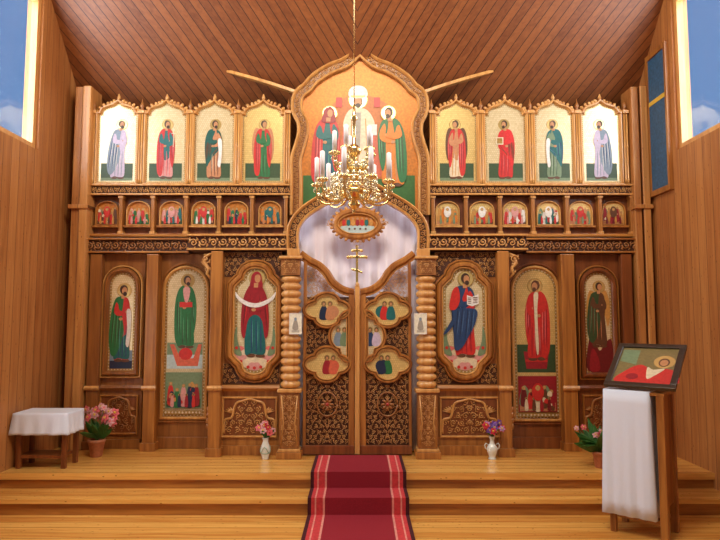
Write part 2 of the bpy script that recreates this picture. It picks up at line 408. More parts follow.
    if prop == 'cross': P.sh(T(rect(.16, .172, .52, .84)), CREAM); P.sh(T(rect(.12, .212, .74, .752)), CREAM)
    if prop == 'stole': S([(-.02, .80), (.05, .80), (.05, .60), (.03, .12), (-.01, .12), (.0, .60)], CREAM)
    if prop == 'scarf':
        S([(-.30, .74), (-.27, .66), (-.14, .585), (.0, .56), (.14, .585), (.28, .66), (.31, .74), (.24, .68), (.12, .63), (0, .61), (-.12, .63), (-.23, .68)], WHITE)
DARKOF = {}; LIGHTOF = {}
def dk(a, b): DARKOF[a.name+str(id(a))] = b
for a, b in ((RED, CRIM), (CRIM, WINE), (GREEN, DGREEN), (TEAL, BLUE), (TAN, BROWN), (OCHRE, TAN), (ORANGE, TAN), (GREYB, BLUE), (LILAC, GREYB), (WHITE, CREAM), (CREAM, OCHRE), (BLUE, NAVY), (SAGE, DGREEN), (PINK, RED), (ROSE, PINK)): dk(a, b)
for a, b in ((RED, PINK), (CRIM, RED), (GREEN, C(.10, .32, .14)), (TEAL, C(.08, .28, .26)), (TAN, CREAM), (OCHRE, CREAM), (ORANGE, OCHRE), (GREYB, WHITE), (LILAC, WHITE), (BLUE, C(.08, .16, .30)), (SAGE, C(.35, .42, .30)), (BROWN, TAN), (DGREEN, SAGE), (CREAM, WHITE)): LIGHTOF[a.name+str(id(a))] = b

def border(P, poly, d, wid, dot, mat=GEDGE, n=None):
    """ornamental border: a dark gold strip with a row of studs"""
    a = inset(poly, d); b = inset(poly, d+wid)
    P.k += 1; P.mb.add([(x, P.y-.0004*P.k, z) for x, z in a]+[(x, P.y-.0004*P.k, z) for x, z in b], [(i, (i+1) % len(a), (i+1) % len(a)+len(a), i+len(a)) for i in range(len(a))], mat)
    mid = inset(poly, d+wid/2); P.k += 1; acc = 0; step = wid*1.5
    for i in range(len(mid)):
        p, q = mid[i], mid[(i+1) % len(mid)]; L = math.hypot(q[0]-p[0], q[1]-p[1]); s = step-acc if acc else 0
        while s < L:
            t = s/L; x = p[0]+(q[0]-p[0])*t; z = p[1]+(q[1]-p[1])*t; r = wid*.34
            P.mb.flat([(x-r, z), (x, z-r), (x+r, z), (x, z+r)], P.y-.0004*P.k, dot); s += step
        acc = (L-(s-step)) if L > 0 else acc
def crowd(P, x0, x1, z0, z1, seed, cols, big=None):
    """a small many-figured scene"""
    r = random.Random(seed); n = 5; wd = (x1-x0)
    P.sh(rect(x0, x1, z0, z0+(z1-z0)*.25), r.choice([DGREEN, TAN, BROWN]))
    hh = z1-z0
    for i in range(2): 
        a = x0+wd*(.15+.6*i); P.sh(cr([(a-wd*.16, z0+hh*.2), (a+wd*.18, z0+hh*.2), (a+wd*.1, z0+hh*.62), (a-wd*.04, z0+hh*.75)], 4), r.choice([OCHRE, TAN, SAGE, ROSE]))
    for i in range(n):
        x = x0+wd*(.12+.76*i/(n-1)); h = hh*r.uniform(.55, .72); zb = z0+hh*r.uniform(.02, .2); c = cols[i % len(cols)]
        P.sh(cr([(x-wd*.09, zb), (x+wd*.09, zb), (x+wd*.07, zb+h*.7), (x, zb+h*.85), (x-wd*.07, zb+h*.7)], 3), c)
        P.sh(ell(x, zb+h*.9, wd*.055, wd*.055, 10), HALO); P.sh(ell(x, zb+h*.9, wd*.032, wd*.036, 8), SKIN)
    for i in range(9):
        x = x0+wd*r.uniform(.08, .92); zz = z0+hh*r.uniform(.05, .6); q = wd*r.uniform(.03, .07)
        P.sh(cr([(x-q, zz), (x+q*.8, zz-q*.5), (x+q, zz+q*1.2), (x-q*.3, zz+q*1.8)], 3), r.choice(cols+[OCHRE, CREAM, TAN]))
    for i in range(4):
        x = x0+wd*(.18+.21*i); P.sh(ell(x, z0+hh*.38, wd*.04, wd*.04, 8), HALO); P.sh(ell(x, z0+hh*.38, wd*.022, wd*.026, 8), BROWN); P.sh(cr([(x-wd*.05, z0+hh*.04), (x+wd*.05, z0+hh*.04), (x+wd*.03, z0+hh*.33), (x-wd*.03, z0+hh*.33)], 3), cols[(i+2) % len(cols)])
    if big:
        x = (x0+x1)/2; P.sh(ell(x, z0+hh*.58, wd*.17, hh*.27, 14), big); P.sh(ell(x, z0+hh*.70, wd*.07, wd*.075, 12), HALO); P.sh(ell(x, z0+hh*.69, wd*.04, wd*.045, 10), SKIN)

PROF = lambda w_, y, t: [(-w_/2, y+t), (-w_/2, y+t*.25), (-w_*.2, y), (w_*.15, y), (w_*.3, y+t*.3), (w_/2, y+t*.45), (w_/2, y+t)]

# ============================================================ THE SETTING
def mesh_struct(name, mb): return struct(mb.build(name, None, (0, 0, 0)))
SE = -1.08                                      # front edge of the raised floor
m = MB(); m.box(-WX, WX, SE, 1.0, -.06, 0, FLOORM); m.box(-WX, WX, SE+.03, 1.0, -.30, -.06, MIDX); mesh_struct('floor_platform', m)
m = MB(); m.box(-WX, WX, SE-.32, SE+.03, -.19, -.15, FLOORM); m.box(-WX, WX, SE-.29, SE+.03, -.30, -.19, MIDX); mesh_struct('floor_step', m)
m = MB(); m.box(-WX-.3, WX+.3, -7.6, 1.0, -.36, -.30, FLOORM); mesh_struct('floor', m)
for side, s in (('left', -1), ('right', 1)):
    m = MB(); xa, xb = sorted((s*WX, s*(WX+.18)))
    cuts = sorted(WIN[side], key=lambda q: q[2]); y0, y1, zt = -7.6, 1.0, 6.3
    zc = -.30
    for (a, b, c, d) in cuts:
        m.box(xa, xb, y0, y1, zc, c, PINEY); m.box(xa, xb, y0, a, c, d, PINEY); m.box(xa, xb, b, y1, c, d, PINEY); zc = d
    m.box(xa, xb, y0, y1, zc, zt, PINEY); mesh_struct('wall_'+side, m)
GLASS, t, b = nt('window_glass')
tr = t.nodes.new('ShaderNodeBsdfTransparent'); gl = t.nodes.new('ShaderNodeBsdfGlossy'); gl.inputs['Roughness'].default_value = .03
mx = t.nodes.new('ShaderNodeMixShader'); mx.inputs[0].default_value = .06
t.links.new(tr.outputs[0], mx.inputs[1]); t.links.new(gl.outputs[0], mx.inputs[2]); t.links.new(mx.outputs[0], t.nodes['Material Output'].inputs[0])
k = 0
for side, lst in WIN.items():
    s = -1 if side == 'left' else 1
    for (a, b, c, d) in lst:
        k += 1; m = MB(); xa, xb = sorted((s*(WX+.03), s*(WX+.10))); f = .06
        m.box(xa, xb, a, b, c, c+f, LITE); m.box(xa, xb, a, b, d-f, d, LITE); m.box(xa, xb, a, a+f, c+f, d-f, LITE); m.box(xa, xb, b-f, b, c+f, d-f, LITE)
        if b-a > 2: m.box(xa, xb, (a+b)/2-.03, (a+b)/2+.03, c+f, d-f, LITE)
        wo = mesh_struct('window_%d' % k, m)
        g = MB(); xm = s*(WX+.065); g.box(xm-.004, xm+.004, a+f*.6, b-f*.6, c+f*.6, d-f*.6, GLASS); ROOT[wo.name] = Vector((0, 0, 0)); g.build('pane', wo)
# wall behind the screen and the boarded slope of the ceiling above it
m = MB(); m.box(-WX, WX, .85, 1.0, -.06, 3.75, PINEY); mesh_struct('wall_back', m)
for nm, s, mat in (('left', -1, BOARDL), ('right', 1, BOARDR)):
    m = MB(); xa, xb = sorted((0, s*WX)); A = (.85, 3.55); B = (-1.6, 6.3)
    m.add([(xa, A[0], A[1]), (xb, A[0], A[1]), (xb, B[0], B[1]), (xa, B[0], B[1]), (xa, A[0]+.05, A[1]+.05), (xb, A[0]+.05, A[1]+.05), (xb, B[0]+.05, B[1]+.05), (xa, B[0]+.05, B[1]+.05)],
          [(0, 1, 2, 3), (7, 6, 5, 4), (0, 4, 5, 1), (1, 5, 6, 2), (2, 6, 7, 3), (3, 7, 4, 0)], mat)
    mesh_struct('ceiling_slope_'+nm, m)
m = MB(); m.box(-WX, WX, -7.6, -1.55, 6.3, 6.4, BOARDL); mesh_struct('ceiling', m)

# knotty timber posts at both ends of the screen
for (p0, p1, lab) in ((67, 85, 'tall knotty pine corner post at the left end of the icon screen'), (638, 654, 'tall knotty pine corner post at the right end of the icon screen')):
    x0, x1 = X(p0, 300, -.1), X(p1, 300, -.1)
    m = MB(); nb = 2 if x1-x0 > .19 else 2
    for i in range(nb):
        a = x0+(x1-x0)*i/nb; b = x0+(x1-x0)*(i+1)/nb; m.prism([(a+.004, 0), (b-.004, 0), (b-.004, 4.22), (a+.004, 4.22)], -.10-.03*(i % 2), .18, PINE)
    t = thing('timber_post', lab, 'post', ((x0+x1)/2, 0, 0)); m.build('shaft', t, bevel=.012)
    m = MB(); m.box(x0-.012, x1+.012, -.15, .2, Z(209, -.1), Z(205, -.1), PINE); m.build('joint_collar', t, bevel=.005)

# ============================================================ THE SCREEN
Y0 = 0.0      # plane of the outer bays and of the upper tiers
YC = -.32     # plane of the projecting centre
def post(px0, px1, pyt, pyb, yf, yb, mat, label, name='screen_post', fin=False, grp=None, bracket=0, collar=(), carve=None):
    x0, x1 = X(px0, (pyt+pyb)/2, yf), X(px1, (pyt+pyb)/2, yf); z0 = max(0, Z(pyb, yf)); z1 = Z(pyt, yf)
    if pyb > 440: z0 = 0
    t = thing(name, label, 'post', ((x0+x1)/2, (yf+yb)/2, z0), grp)
    m = MB(); m.box(x0, x1, yf, yb, z0, z1, mat); m.build('shaft', t, bevel=.008)
    if bracket == 0 and pyb > 440:
        m = MB(); wd = x1-x0
        m.box(x0-.02, x1+.02, yf-.02, yb, z0, z0+.09, mat); m.build('plinth', t, bevel=.006)
        m = MB(); zc = Z(388, yf); m.sweep([(x0-.012, zc), (x1+.012, zc)], [(-.025, yf), (-.025, yf-.02), (0, yf-.035), (.025, yf-.02), (.025, yf)], LITE, False); m.build('collar', t)
    return t, x0, x1, z0, z1

# --- back boards of the lower bays (thin boards behind icons)
def board(px0, px1, pyt, pyb, yf, mat, label, name='screen_panel'):
    x0, x1 = X(px0, 330, yf), X(px1, 330, yf); z1 = Z(pyt, yf); z0 = 0 if pyb > 440 else Z(pyb, yf)
    m = MB(); m.box(x0, x1, yf, yf+.05, z0, z1, mat)
    return m, x0, x1, z0, z1

def carved_panel(t, x0, x1, z0, z1, y, seed, light=CARVE, kok=True):
    """kokoshnik-shaped relief on a sunk ground"""
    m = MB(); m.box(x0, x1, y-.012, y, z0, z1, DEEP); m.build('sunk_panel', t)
    m = MB(); c = (x0+x1)/2; w_ = (x1-x0)/2; h = z1-z0
    out = cr([(c-w_*.95, z0+h*.08), (c-w_*.92, z0+h*.42), (c-w_*.66, z0+h*.5), (c-w_*.52, z0+h*.84), (c-w_*.2, z0+h*.93), (c, z1-h*.03), (c+w_*.2, z0+h*.93), (c+w_*.52, z0+h*.84), (c+w_*.66, z0+h*.5), (c+w_*.92, z0+h*.42), (c+w_*.95, z0+h*.08)], 5, False)
    m.tube([(x, y-.02, z) for x, z in out], .015, light, 5)
    fill(m, out, .088, y-.020, light, sym=c, seed=seed)
    for s in (-1, 1):
        for q in range(4):
            a = radians(20+q*16); L = w_*.36
            p = (c+s*w_*.60, z0+h*.60); m.tube([(p[0], y-.016, p[1]), (p[0]+s*L*cos(a)*.5, y-.024, p[1]+L*sin(a)*.42), (p[0]+s*L*cos(a), y-.016, min(z1-.01, p[1]+L*sin(a)*.7))], [.006, .012, .004], light, 4)
    m.build('carving', t)
    m = MB(); m.sweep([(x0, z0), (x1, z0), (x1, z1), (x0, z1)], PROF(.022, y-.028, .028), LITE if light is CARVE else MID); m.build('moulding', t)

# lower posts
post(87, 99, 254, 446, -.05, .04, BAYW, 'square wooden pilaster beside the left knotty corner post')
post(624, 635, 254, 446, -.05, .04, DEEP, 'square wooden pilaster beside the right knotty corner post')
post(144, 156, 254, 447, -.12, .03, MID, 'square wooden post between the two leftmost large icons')
post(563, 577, 254, 447, -.12, .03, MID, 'square wooden post between the two rightmost large icons')
for (a, b, lab, s) in ((209, 221, 'square wooden post just left of the icon with the white scarf', -1), (499, 511, 'square wooden post just right of the icon with the open book', 1)):
    t, x0, x1, z0, z1 = post(a, b, 251, 453, YC-.08, .0, MID, lab)
    m = MB(); xo = x0 if s < 0 else x1
    pts = [(xo, YC-.02, z1-.02), (xo+s*.07, YC-.03, z1-.05), (xo+s*.08, YC-.05, z1-.13), (xo+s*.03, YC-.05, z1-.19), (xo+s*.05, YC-.05, z1-.25), (xo+s*.01, YC-.03, z1-.30)]
    m.tube(pts, [.018, .022, .026, .018, .018, .01], CARVE, 6)
    curl(m, xo+s*.06, z1-.09, YC-.06, .05, 0, s, CARVE); curl(m, xo+s*.04, z1-.21, YC-.06, .035, 0, -s, CARVE); m.build('bracket', t)
    m = MB(); zc = Z(430, YC-.1)
    for q in range(4): m.blob((xo+s*.005, YC-.05, zc+.06*q+.03), (.022, .03, .036), CARVED, 7, 5)
    m.build('side_carving', t)

# --- ribbed columns beside the royal doors
def ribbed(pxc, label):
    yc = YC-.06; xc = X(pxc, 330, yc)
    t = thing('ribbed_column', label, 'column', (xc, yc, 0), 'ribbed columns flanking the doors')
    zb, z2, z3, z4 = .07, Z(389, yc-.1), Z(275, yc-.1), Z(256, yc-.1)
    m = MB(); m.box(xc-.135, xc+.135, yc-.135, yc+.06, 0, zb, MID); m.box(xc-.12, xc+.12, yc-.12, yc+.06, zb, zb+.03, LITE); m.build('plinth', t, bevel=.008)
    m = MB(); m.box(xc-.105, xc+.105, yc-.09, yc+.06, zb+.03, z2-.04, CARVED); m.build('pedestal', t, bevel=.006)
    m = MB(); fill(m, rect(xc-.09, xc+.09, zb+.06, z2-.07), .062, yc-.10, CARVE, sym=xc, seed=5)
    m.tube([(xc-.09, yc-.1, zb+.06), (xc-.06, yc-.105, zb+.3), (xc-.085, yc-.1, z2-.07)], .008, CARVE, 4); m.tube([(xc+.09, yc-.1, zb+.06), (xc+.06, yc-.105, zb+.3), (xc+.085, yc-.1, z2-.07)], .008, CARVE, 4)
    m.build('carving', t)
    m = MB(); m.box(xc-.13, xc+.13, yc-.115, yc+.06, z2-.04, z2, LITE); m.build('pedestal_cap', t, bevel=.01)
    n = 15; prof = [(.07, 0)]; H = z3-z2
    for i in range(n):
        za = i*H/n; hh = H/n; big = .112
        for a, r in ((.06, .082), (.2, .102), (.5, big), (.8, .102), (.94, .082)): prof.append((r, za+a*hh))
    prof.append((.07, H)); m = MB(); m.lathe(prof, (xc, yc-.0, z2), LITE, 22); m.build('ribbed_shaft', t)
    m = MB(); m.box(xc-.10, xc+.10, yc-.10, yc+.06, z3, z4-.03, CARVED); fill(m, rect(xc-.095, xc+.095, z3+.01, z4-.04), .07, yc-.108, CARVE, sym=xc, seed=9); m.build('capital', t)
    m = MB(); m.box(xc-.125, xc+.125, yc-.13, yc+.06, z4-.03, z4, LITE); m.build('abacus', t, bevel=.006)
    return xc
xL = ribbed(291, 'ribbed wooden column just left of the royal doors')
xR = ribbed(426, 'ribbed wooden column just right of the royal doors')

# --- big icons of the lower tier
def lower_side_icon(pa, pb, pyt, pyb, yf, label, paintfn, pxa, pxb, deep):
    """bay board, framed arched icon, rail and carved panel below"""
    wm = DEEP if deep else BAYW  # sideways fall-off of the light painted as darker wood
    m, x0, x1, z0, z1 = board(pxa, pxb, 254, 446, yf+.04, wm, '')
    xa, xb = X(pa, 330, yf), X(pb, 330, yf); za, zb = Z(pyb, yf), Z(pyt, yf)
    bay = thing('screen_bay', 'plain wooden bay with carved lower panel holding '+label[1], 'wall panel', ((x0+x1)/2, yf, 0))
    m.build('backing_board', bay)
    zr = Z(388, yf); m = MB(); m.sweep([(x0, zr), (x1, zr)], [(-.03, yf+.05), (-.03, yf+.015), (0, yf-.005), (.03, yf+.015), (.03, yf+.05)], wm, False); m.build('rail', bay)
    carved_panel(bay, x0+.05, x1-.05, Z(434, yf), Z(396, yf), yf+.04, 17 if deep else 19, CARVED)
    m = MB(); m.box(x0, x1, yf+.0, yf+.05, 0, .10, wm); m.build('skirting', bay, bevel=.005)
    t = thing('arched_icon', label[0], 'icon', ((xa+xb)/2, yf, za), None)
    poly = arch(xa, xb, za, zb); m = MB(); m.sweep(poly, PROF(.055, yf-.04, .078), wm); m.sweep(inset(poly, -.045), PROF(.022, yf-.015, .053), MID if deep else LITE); m.build('frame', t)
    P = Paint(yf+.008); P.mb.prism(inset(poly, .02), yf+.0085, yf+.038, GOLD); border(P, poly, .028, .024, CREAM)
    paintfn(P, xa, xb, za, zb); P.mb.build('painting', t)
def pL1(P, a, b, c, d):
    w_ = b-a; cx = (a+b)/2; P.sh(rect(a+.05, b-.05, c+.05, c+.26), GREYB); P.sh(rect(a+.05, b-.05, c+.05, c+.14), NAVY)
    figure(P, cx-.0, c+.13, .92, 1, RED, GREEN, variant=2, prop='scroll', low=TEAL, ws=.66)
def pR1(P, a, b, c, d):
    cx = (a+b)/2
    P.sh(cr([(a+.05, c+.05), (b-.05, c+.05), (b-.04, c+.40), (b-.12, c+.36), (cx, c+.28), (a+.10, c+.46), (a+.05, c+.30)], 4), WINE)
    P.sh(cr([(a+.07, c+.06), (cx, c+.06), (cx-.02, c+.22), (a+.10, c+.30)], 4), CRIM)
    figure(P, cx, c+.32, .78, 1, BROWN, DGREEN, wings=OCHRE, variant=2, ws=.72)
lower_side_icon(106, 137, 270, 373, .0, ('arched icon of a figure in green and red holding a white scroll', 'the leftmost large icon'), pL1, 99, 144, False)
lower_side_icon(583, 615, 270, 375, .0, ('arched icon of a dark winged figure on red rocks', 'the rightmost large icon'), pR1, 577, 624, True)

def deacon_door(pa, pb, pyt, pyb, yf, label, fn, pxa, pxb, gold_, wm, lab2):
    x0, x1 = X(pxa, 330, yf), X(pxb, 330, yf); z1 = Z(254, yf)
    t = thing('side_door', label, 'door', ((x0+x1)/2, yf, 0))
    m = MB(); m.box(x0, x1, yf+.03, yf+.08, .0, z1, wm); m.build('door_leaf', t)
    xa, xb = X(pa, 330, yf), X(pb, 330, yf); za, zb = Z(pyb, yf), Z(pyt, yf)
    poly = arch(xa, xb, za, zb); m = MB(); m.sweep(poly, PROF(.035, yf-.01, .04), LITE); m.sweep(inset(poly, -.04), PROF(.03, yf+.0, .03), wm); m.build('frame', t)
    P = Paint(yf+.012); P.mb.prism(inset(poly, .012), yf+.0125, yf+.03, gold_); border(P, poly, .016, .026, CREAM)
    fn(P, xa, xb, za, zb); P.mb.build('painting', t)
    m = MB(); m.box(x0, x1, yf+.0, yf+.03, 0, .13, wm); m.build('bottom_rail', t, bevel=.006)
def pL2(P, a, b, c, d):
    cx = (a+b)/2; zs = c+.56
    P.sh(rect(a+.05, b-.05, zs, zs+.30), SAGE); P.sh(rect(a+.05, b-.05, zs, zs+.16), ICE)
    P.sh([(a+.08, zs+.28), (a+.13, zs+.28), (cx-.05, zs+.12), (cx+.1, zs+.12), (b-.10, zs+.28), (b-.06, zs+.28), (b-.10, zs+.03), (a+.17, zs+.03)], SALMON)
    P.sh(ell(cx+.01, zs+.17, .08, .07), RED)
    figure(P, cx, zs+.24, .87, 1, GREEN, GREEN, variant=1, prop=None, ws=.74); P.sh(rect(cx-.07, cx+.08, zs+.71, zs+.77), RED); P.sh(cr([(cx-.03, zs+.93), (cx+.05, zs+.93), (cx+.03, zs+.78), (cx-.01, zs+.78)], 3), ROSE)
    P.sh(rect(a+.045, b-.045, c+.11, c+.52), SAGE); crowd(P, a+.06, b-.06, c+.12, c+.50, 4, [RED, GREEN, ROSE, NAVY, CRIM], None)
    P.sh(rect(a+.04, b-.04, c+.045, c+.09), GEDGE)
    for i in range(11): q = a+.06+(b-a-.12)*i/10; P.sh([(q-.012, c+.067), (q, c+.052), (q+.012, c+.067), (q, c+.082)], CREAM)
def pR2(P, a, b, c, d):
    cx = (a+b)/2; zs = c+.56
    P.sh(rect(a+.045, b-.045, zs-.02, zs+.30), DGREEN); P.sh([(a+.12, zs+.22), (b-.12, zs+.22), (b-.15, zs+.02), (a+.15, zs+.02)], CRIM); P.sh(rect(a+.14, b-.14, zs+.10, zs+.13), RED)
    figure(P, cx+.02, zs+.12, .96, -1, RED, RED, hair=BROWN, variant=1, prop='stole', ws=.76); 
    P.sh(rect(a+.045, b-.045, c+.09, c+.50), CRIM); crowd(P, a+.06, b-.06, c+.10, c+.48, 9, [WINE, RED, CREAM, BROWN, CRIM], RED)
    P.sh(rect(a+.04, b-.04, c+.04, c+.08), GEDGE)
    for i in range(11): q = a+.06+(b-a-.12)*i/10; P.sh([(q-.012, c+.06), (q, c+.045), (q+.012, c+.06), (q, c+.075)], CREAM)
deacon_door(163, 207, 267, 418, .0, 'side door with tall arched icon of a bearded figure in green above a red open tomb', pL2, 156, 210, GOLD, BAYW, '')
deacon_door(513, 559, 267, 420, .0, 'side door with tall arched icon of a figure in a long red cloak on yellow gold', pR2, 509, 563, GOLDB, DEEP, '')

def central_icon(pa, pb, pyt, pyb, label, baylab, fn, pxa, pxb, seed):
    yf = YC
    m, x0, x1, z0, z1 = board(pxa, pxb, 252, 450, yf+.04, MID, '')
    bay = thing('screen_bay', baylab, 'wall panel', ((x0+x1)/2, yf, 0)); m.build('backing_board', bay)
    xa, xb = X(pa, 330, yf), X(pb, 330, yf); za, zb = Z(pyb, yf), Z(pyt, yf)
    poly = chamf(xa, xb, za, zb)
    # carved corner spandrels
    big = inset(poly, -.04); zr = Z(388, yf)
    R = rect(x0+.01, x1-.01, zr+.04, z1-.01); c = (x0+x1)/2
    rr = random.Random(3)
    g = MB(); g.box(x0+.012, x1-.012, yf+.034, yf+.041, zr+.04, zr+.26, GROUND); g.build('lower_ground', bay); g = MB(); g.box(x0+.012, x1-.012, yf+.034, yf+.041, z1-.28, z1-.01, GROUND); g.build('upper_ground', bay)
    for (zz0, zz1) in ((zr+.05, zr+.05+.20), (z1-.27, z1-.01)):
        m = MB()
        
        for (ra, rb) in ((x0+.01, c), (c, x1-.01)):
          m = MB(); reg = rect(ra, rb, zz0, zz1); fill(m, reg, .062, yf+.028, CARVE, sym=c, seed=seed+1, holes=(inset(poly, -.075),))
          m.build('corner_carving', bay)
    m = MB(); m.sweep([(x0, zr), (x1, zr)], [(-.035, yf+.05), (-.035, yf+.0), (0, yf-.03), (.03, yf-.01), (.035, yf+.05)], MIDX, False); m.build('rail', bay)
    carved_panel(bay, x0+.04, x1-.04, Z(437, yf), Z(398, yf), yf+.04, seed)
    m = MB(); m.box(x0, x1, yf-.01, yf+.05, 0, .10, MID); m.build('skirting', bay, bevel=.005)
    t = thing('large_icon', label, 'icon', ((xa+xb)/2, yf, za))
    m = MB(); m.sweep(poly, PROF(.07, yf-.045, .085), MID); m.sweep(inset(poly, .03), PROF(.018, yf-.03, .06), LITE); m.sweep(inset(poly, -.05), PROF(.03, yf-.01, .05), MID); m.build('frame', t)
    P = Paint(yf+.0); P.mb.prism(inset(poly, .03), yf+.0005, yf+.04, GOLD); border(P, poly, .042, .026, CREAM)
    fn(P, xa, xb, za, zb); P.mb.build('painting', t)
def clouds(P, a, b, c):
    cx = (a+b)/2
    for (dx, dz, r, mt) in ((-.17, .30, .06, PINK), (.17, .30, .06, PINK), (-.20, .22, .05, ROSE), (.20, .22, .05, ROSE), (-.12, .20, .08, ROSE), (.12, .20, .08, ROSE), (-.06, .15, .08, CREAM), (.07, .15, .08, CREAM), (0, .12, .07, ROSE), (-.10, .27, .05, CREAM), (.11, .27, .05, CREAM), (0, .22, .09, CREAM)):
        P.sh(ell(cx+dx, c+dz, r, r*.7), mt)
    for s in (-1, 1):
        P.sh(cr([(cx+s*.14, c+.24), (cx+s*.19, c+.40), (cx+s*.20, c+.56), (cx+s*.235, c+.40), (cx+s*.22, c+.26)], 4), SAGE)
    for (dx, dz) in ((-.15, .17), (.15, .17), (0, .10), (-.07, .11), (.07, .11), (-.2, .32), (.2, .32)): P.sh(ell(cx+dx, c+dz, .018, .018, 8), RED)
def pL3(P, a, b, c, d):
    clouds(P, a, b, c); cx = (a+b)/2
    figure(P, cx, c+.22, .97, 1, TEAL, CRIM, veil=CRIM, variant=3, prop='scarf', low=TEAL, ws=.76)
def pR3(P, a, b, c, d):
    clouds(P, a, b, c); cx = (a+b)/2
    figure(P, cx, c+.22, .96, 1, RED, BLUE, variant=0, prop='open_book', ws=.74)
    P.sh(cr([(cx-.12, c+0.743), (cx+.125, c+0.743), (cx+.12, c+0.604), (cx+.06, c+0.482), (cx-.03, c+0.325), (cx-.11, c+0.298), (cx-.125, c+0.455), (cx-.12, c+0.630)], 4), BLUE)
    P.sh(cr([(cx-.12, c+0.586), (cx-.10, c+0.691), (cx-.19, c+0.551), (cx-.24, c+0.464), (cx-.18, c+0.499)], 4), BLUE)
    P.sh(cr([(cx-.13, c+0.952), (cx-.07, c+0.987), (cx-.05, c+0.848), (cx-.10, c+0.743), (cx-.17, c+0.761)], 4), RED)
    for q in (-.08, -.03, .03, .08): P.sh(cr([(cx+q, c+0.726), (cx+q+.008, c+0.726), (cx+q-.02, c+0.464), (cx+q-.03, c+0.412)], 2), NAVY); P.sh(cr([(cx+q+.02, c+0.708), (cx+q+.026, c+0.708), (cx+q+.0, c+0.499), (cx+q-.006, c+0.482)], 2), C(.08, .16, .30))
central_icon(231, 279, 265, 377, 'eight-sided icon of a veiled woman in dark red and teal holding out a white scarf', 'wooden bay with carved lower panel behind the pink flower vase', pL3, 221, 281, 23)
central_icon(440, 489, 265, 377, 'eight-sided icon of a bearded man in red and blue holding an open white book', 'wooden bay with carved lower panel behind the red and purple flower vase', pR3, 436, 500, 29)

# --- lower frieze beams
def beam(px0, px1, pyt, pyb, yf, yb, label, light, name='carved_beam', caps=True, drop=None):
    x0, x1 = X(px0, 245, yf), X(px1, 245, yf); z0, z1 = Z(pyb, yf), Z(pyt, yf); wm = MIDX if light else DEEP
    t = thing(name, label, 'beam', ((x0+x1)/2, (yf+yb)/2, z0))
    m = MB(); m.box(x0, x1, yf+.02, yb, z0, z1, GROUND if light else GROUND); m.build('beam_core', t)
    m = MB(); th = .022
    m.box(x0-.01, x1+.01, yf-.02, yb, z1-th, z1, LITE if light else MIDX); m.box(x0-.01, x1+.01, yf-.01, yf+.02, z0, z0+th, LITE if light else MIDX); m.build('moulding', t, bevel=.005)
    m = MB(); zc = (z0+z1)/2; vine(m, [(x0, zc), (x1, zc)], (z1-z0-2*th)*.98, yf+.012, CARVE if light else CARVED); m.build('carving', t)
beam(85, 188, 238, 253, -.06, .12, 'dark carved scroll beam under the small icons on the left', False)
beam(527, 639, 238, 253, -.06, .12, 'dark carved scroll beam under the small icons on the right', False)
beam(188, 288, 234, 250, YC-.06, .12, 'light carved scroll beam above the icon with the white scarf', True)
beam(429, 527, 234, 250, YC-.06, .12, 'light carved scroll beam above the icon with the open book', True)
beam(88, 289, 184, 195, -.04, .16, 'narrow carved beam below the tall icons on the left', True, caps=False)
beam(431, 634, 184, 195, -.04, .16, 'narrow carved beam below the tall icons on the right', True, caps=False)

# --- small icon tier
def small_tier(pxs, px_icons, side):
    zt, zb = Z(195, 0), Z(234, 0)
    x0, x1 = X(pxs[0], 215, 0), X(pxs[-1], 215, 0)
    m = MB(); m.box(x0, x1, .07, .12, Z(238, .07), zt, DEEP); tag(m.build('gallery_board'), 'brown board behind the row of small icons on the %s' % side, 'board')
    n = len(pxs)
    for i, p in enumerate(pxs):
        xc = X(p, 215, 0); wd = .022
        t = thing('slim_post', 'slim post in the small icon row, %s of the %s posts' % (ORD[i if side == 'left' else n-1-i], side), 'post', (xc, .02, zb), 'slim posts between small icons')
        m = MB(); m.box(xc-wd, xc+wd, -.02, .07, zb, zt, MID); m.build('shaft', t, bevel=.006)
        m = MB(); m.box(xc-wd-.008, xc+wd+.008, -.03, .07, zb, zb+.03, LITE); m.build('base_collar', t, bevel=.003); m = MB(); m.box(xc-wd-.008, xc+wd+.008, -.03, .07, zt-.04, zt-.01, LITE); m.build('collar', t, bevel=.003)
    m = MB(); m.box(x0, x1, -.03, .07, zb-.035, zb, LITE if False else MIDX); tag(m.build('sill', bevel=.004), 'plain wooden sill under the small icons on the %s' % side, 'sill')
ORD = ['outermost', 'second', 'third', 'fourth', 'fifth', 'sixth', 'innermost']
small_tier([89, 121, 153, 186, 219, 252, 286], None, 'left')
small_tier([433, 466, 500, 533, 567, 600, 632], None, 'right')
SM = [(96, 118, 'L', [RED, BROWN, OCHRE], RED, 'red and brown', 'next to the left corner post'), (127, 150, 'L', [RED, GREEN, ROSE], None, 'red figures with a green corner', 'second from the left corner post'), (160, 183, 'L', [ROSE, TEAL, RED], ROSE, 'pink and pale green', 'third from the left corner post'), (192, 215, 'L', [GREEN, RED, WHITE], RED, 'one large red figure among green', 'fourth from the left corner post'),
      (225, 248, 'L', [RED, GREEN, NAVY, RED], None, 'a red row of standing figures', 'fifth from the left corner post'), (259, 281, 'L', [ORANGE, TEAL, TAN], TEAL, 'orange with a blue centre', 'left neighbour of the big central painting'),
      (436, 459, 'R', [OCHRE, ORANGE, SAGE], WHITE, 'gold with a white oval figure', 'right neighbour of the big central painting'), (470, 494, 'R', [OCHRE, RED, SAGE], WHITE, 'gold with a white table', 'fifth from the right corner post'), (503, 527, 'R', [RED, WHITE, ROSE], ROSE, 'pale pink and red', 'fourth from the right corner post'),
      (537, 560, 'R', [TEAL, WHITE, RED], WHITE, 'white and grey figures', 'third from the right corner post'), (569, 592, 'R', [RED, SAGE, TAN], RED, 'dull red and green', 'second from the right corner post'), (602, 625, 'R', [CRIM, OCHRE, WINE], BROWN, 'dark red under yellow haloes', 'next to the right corner post')]
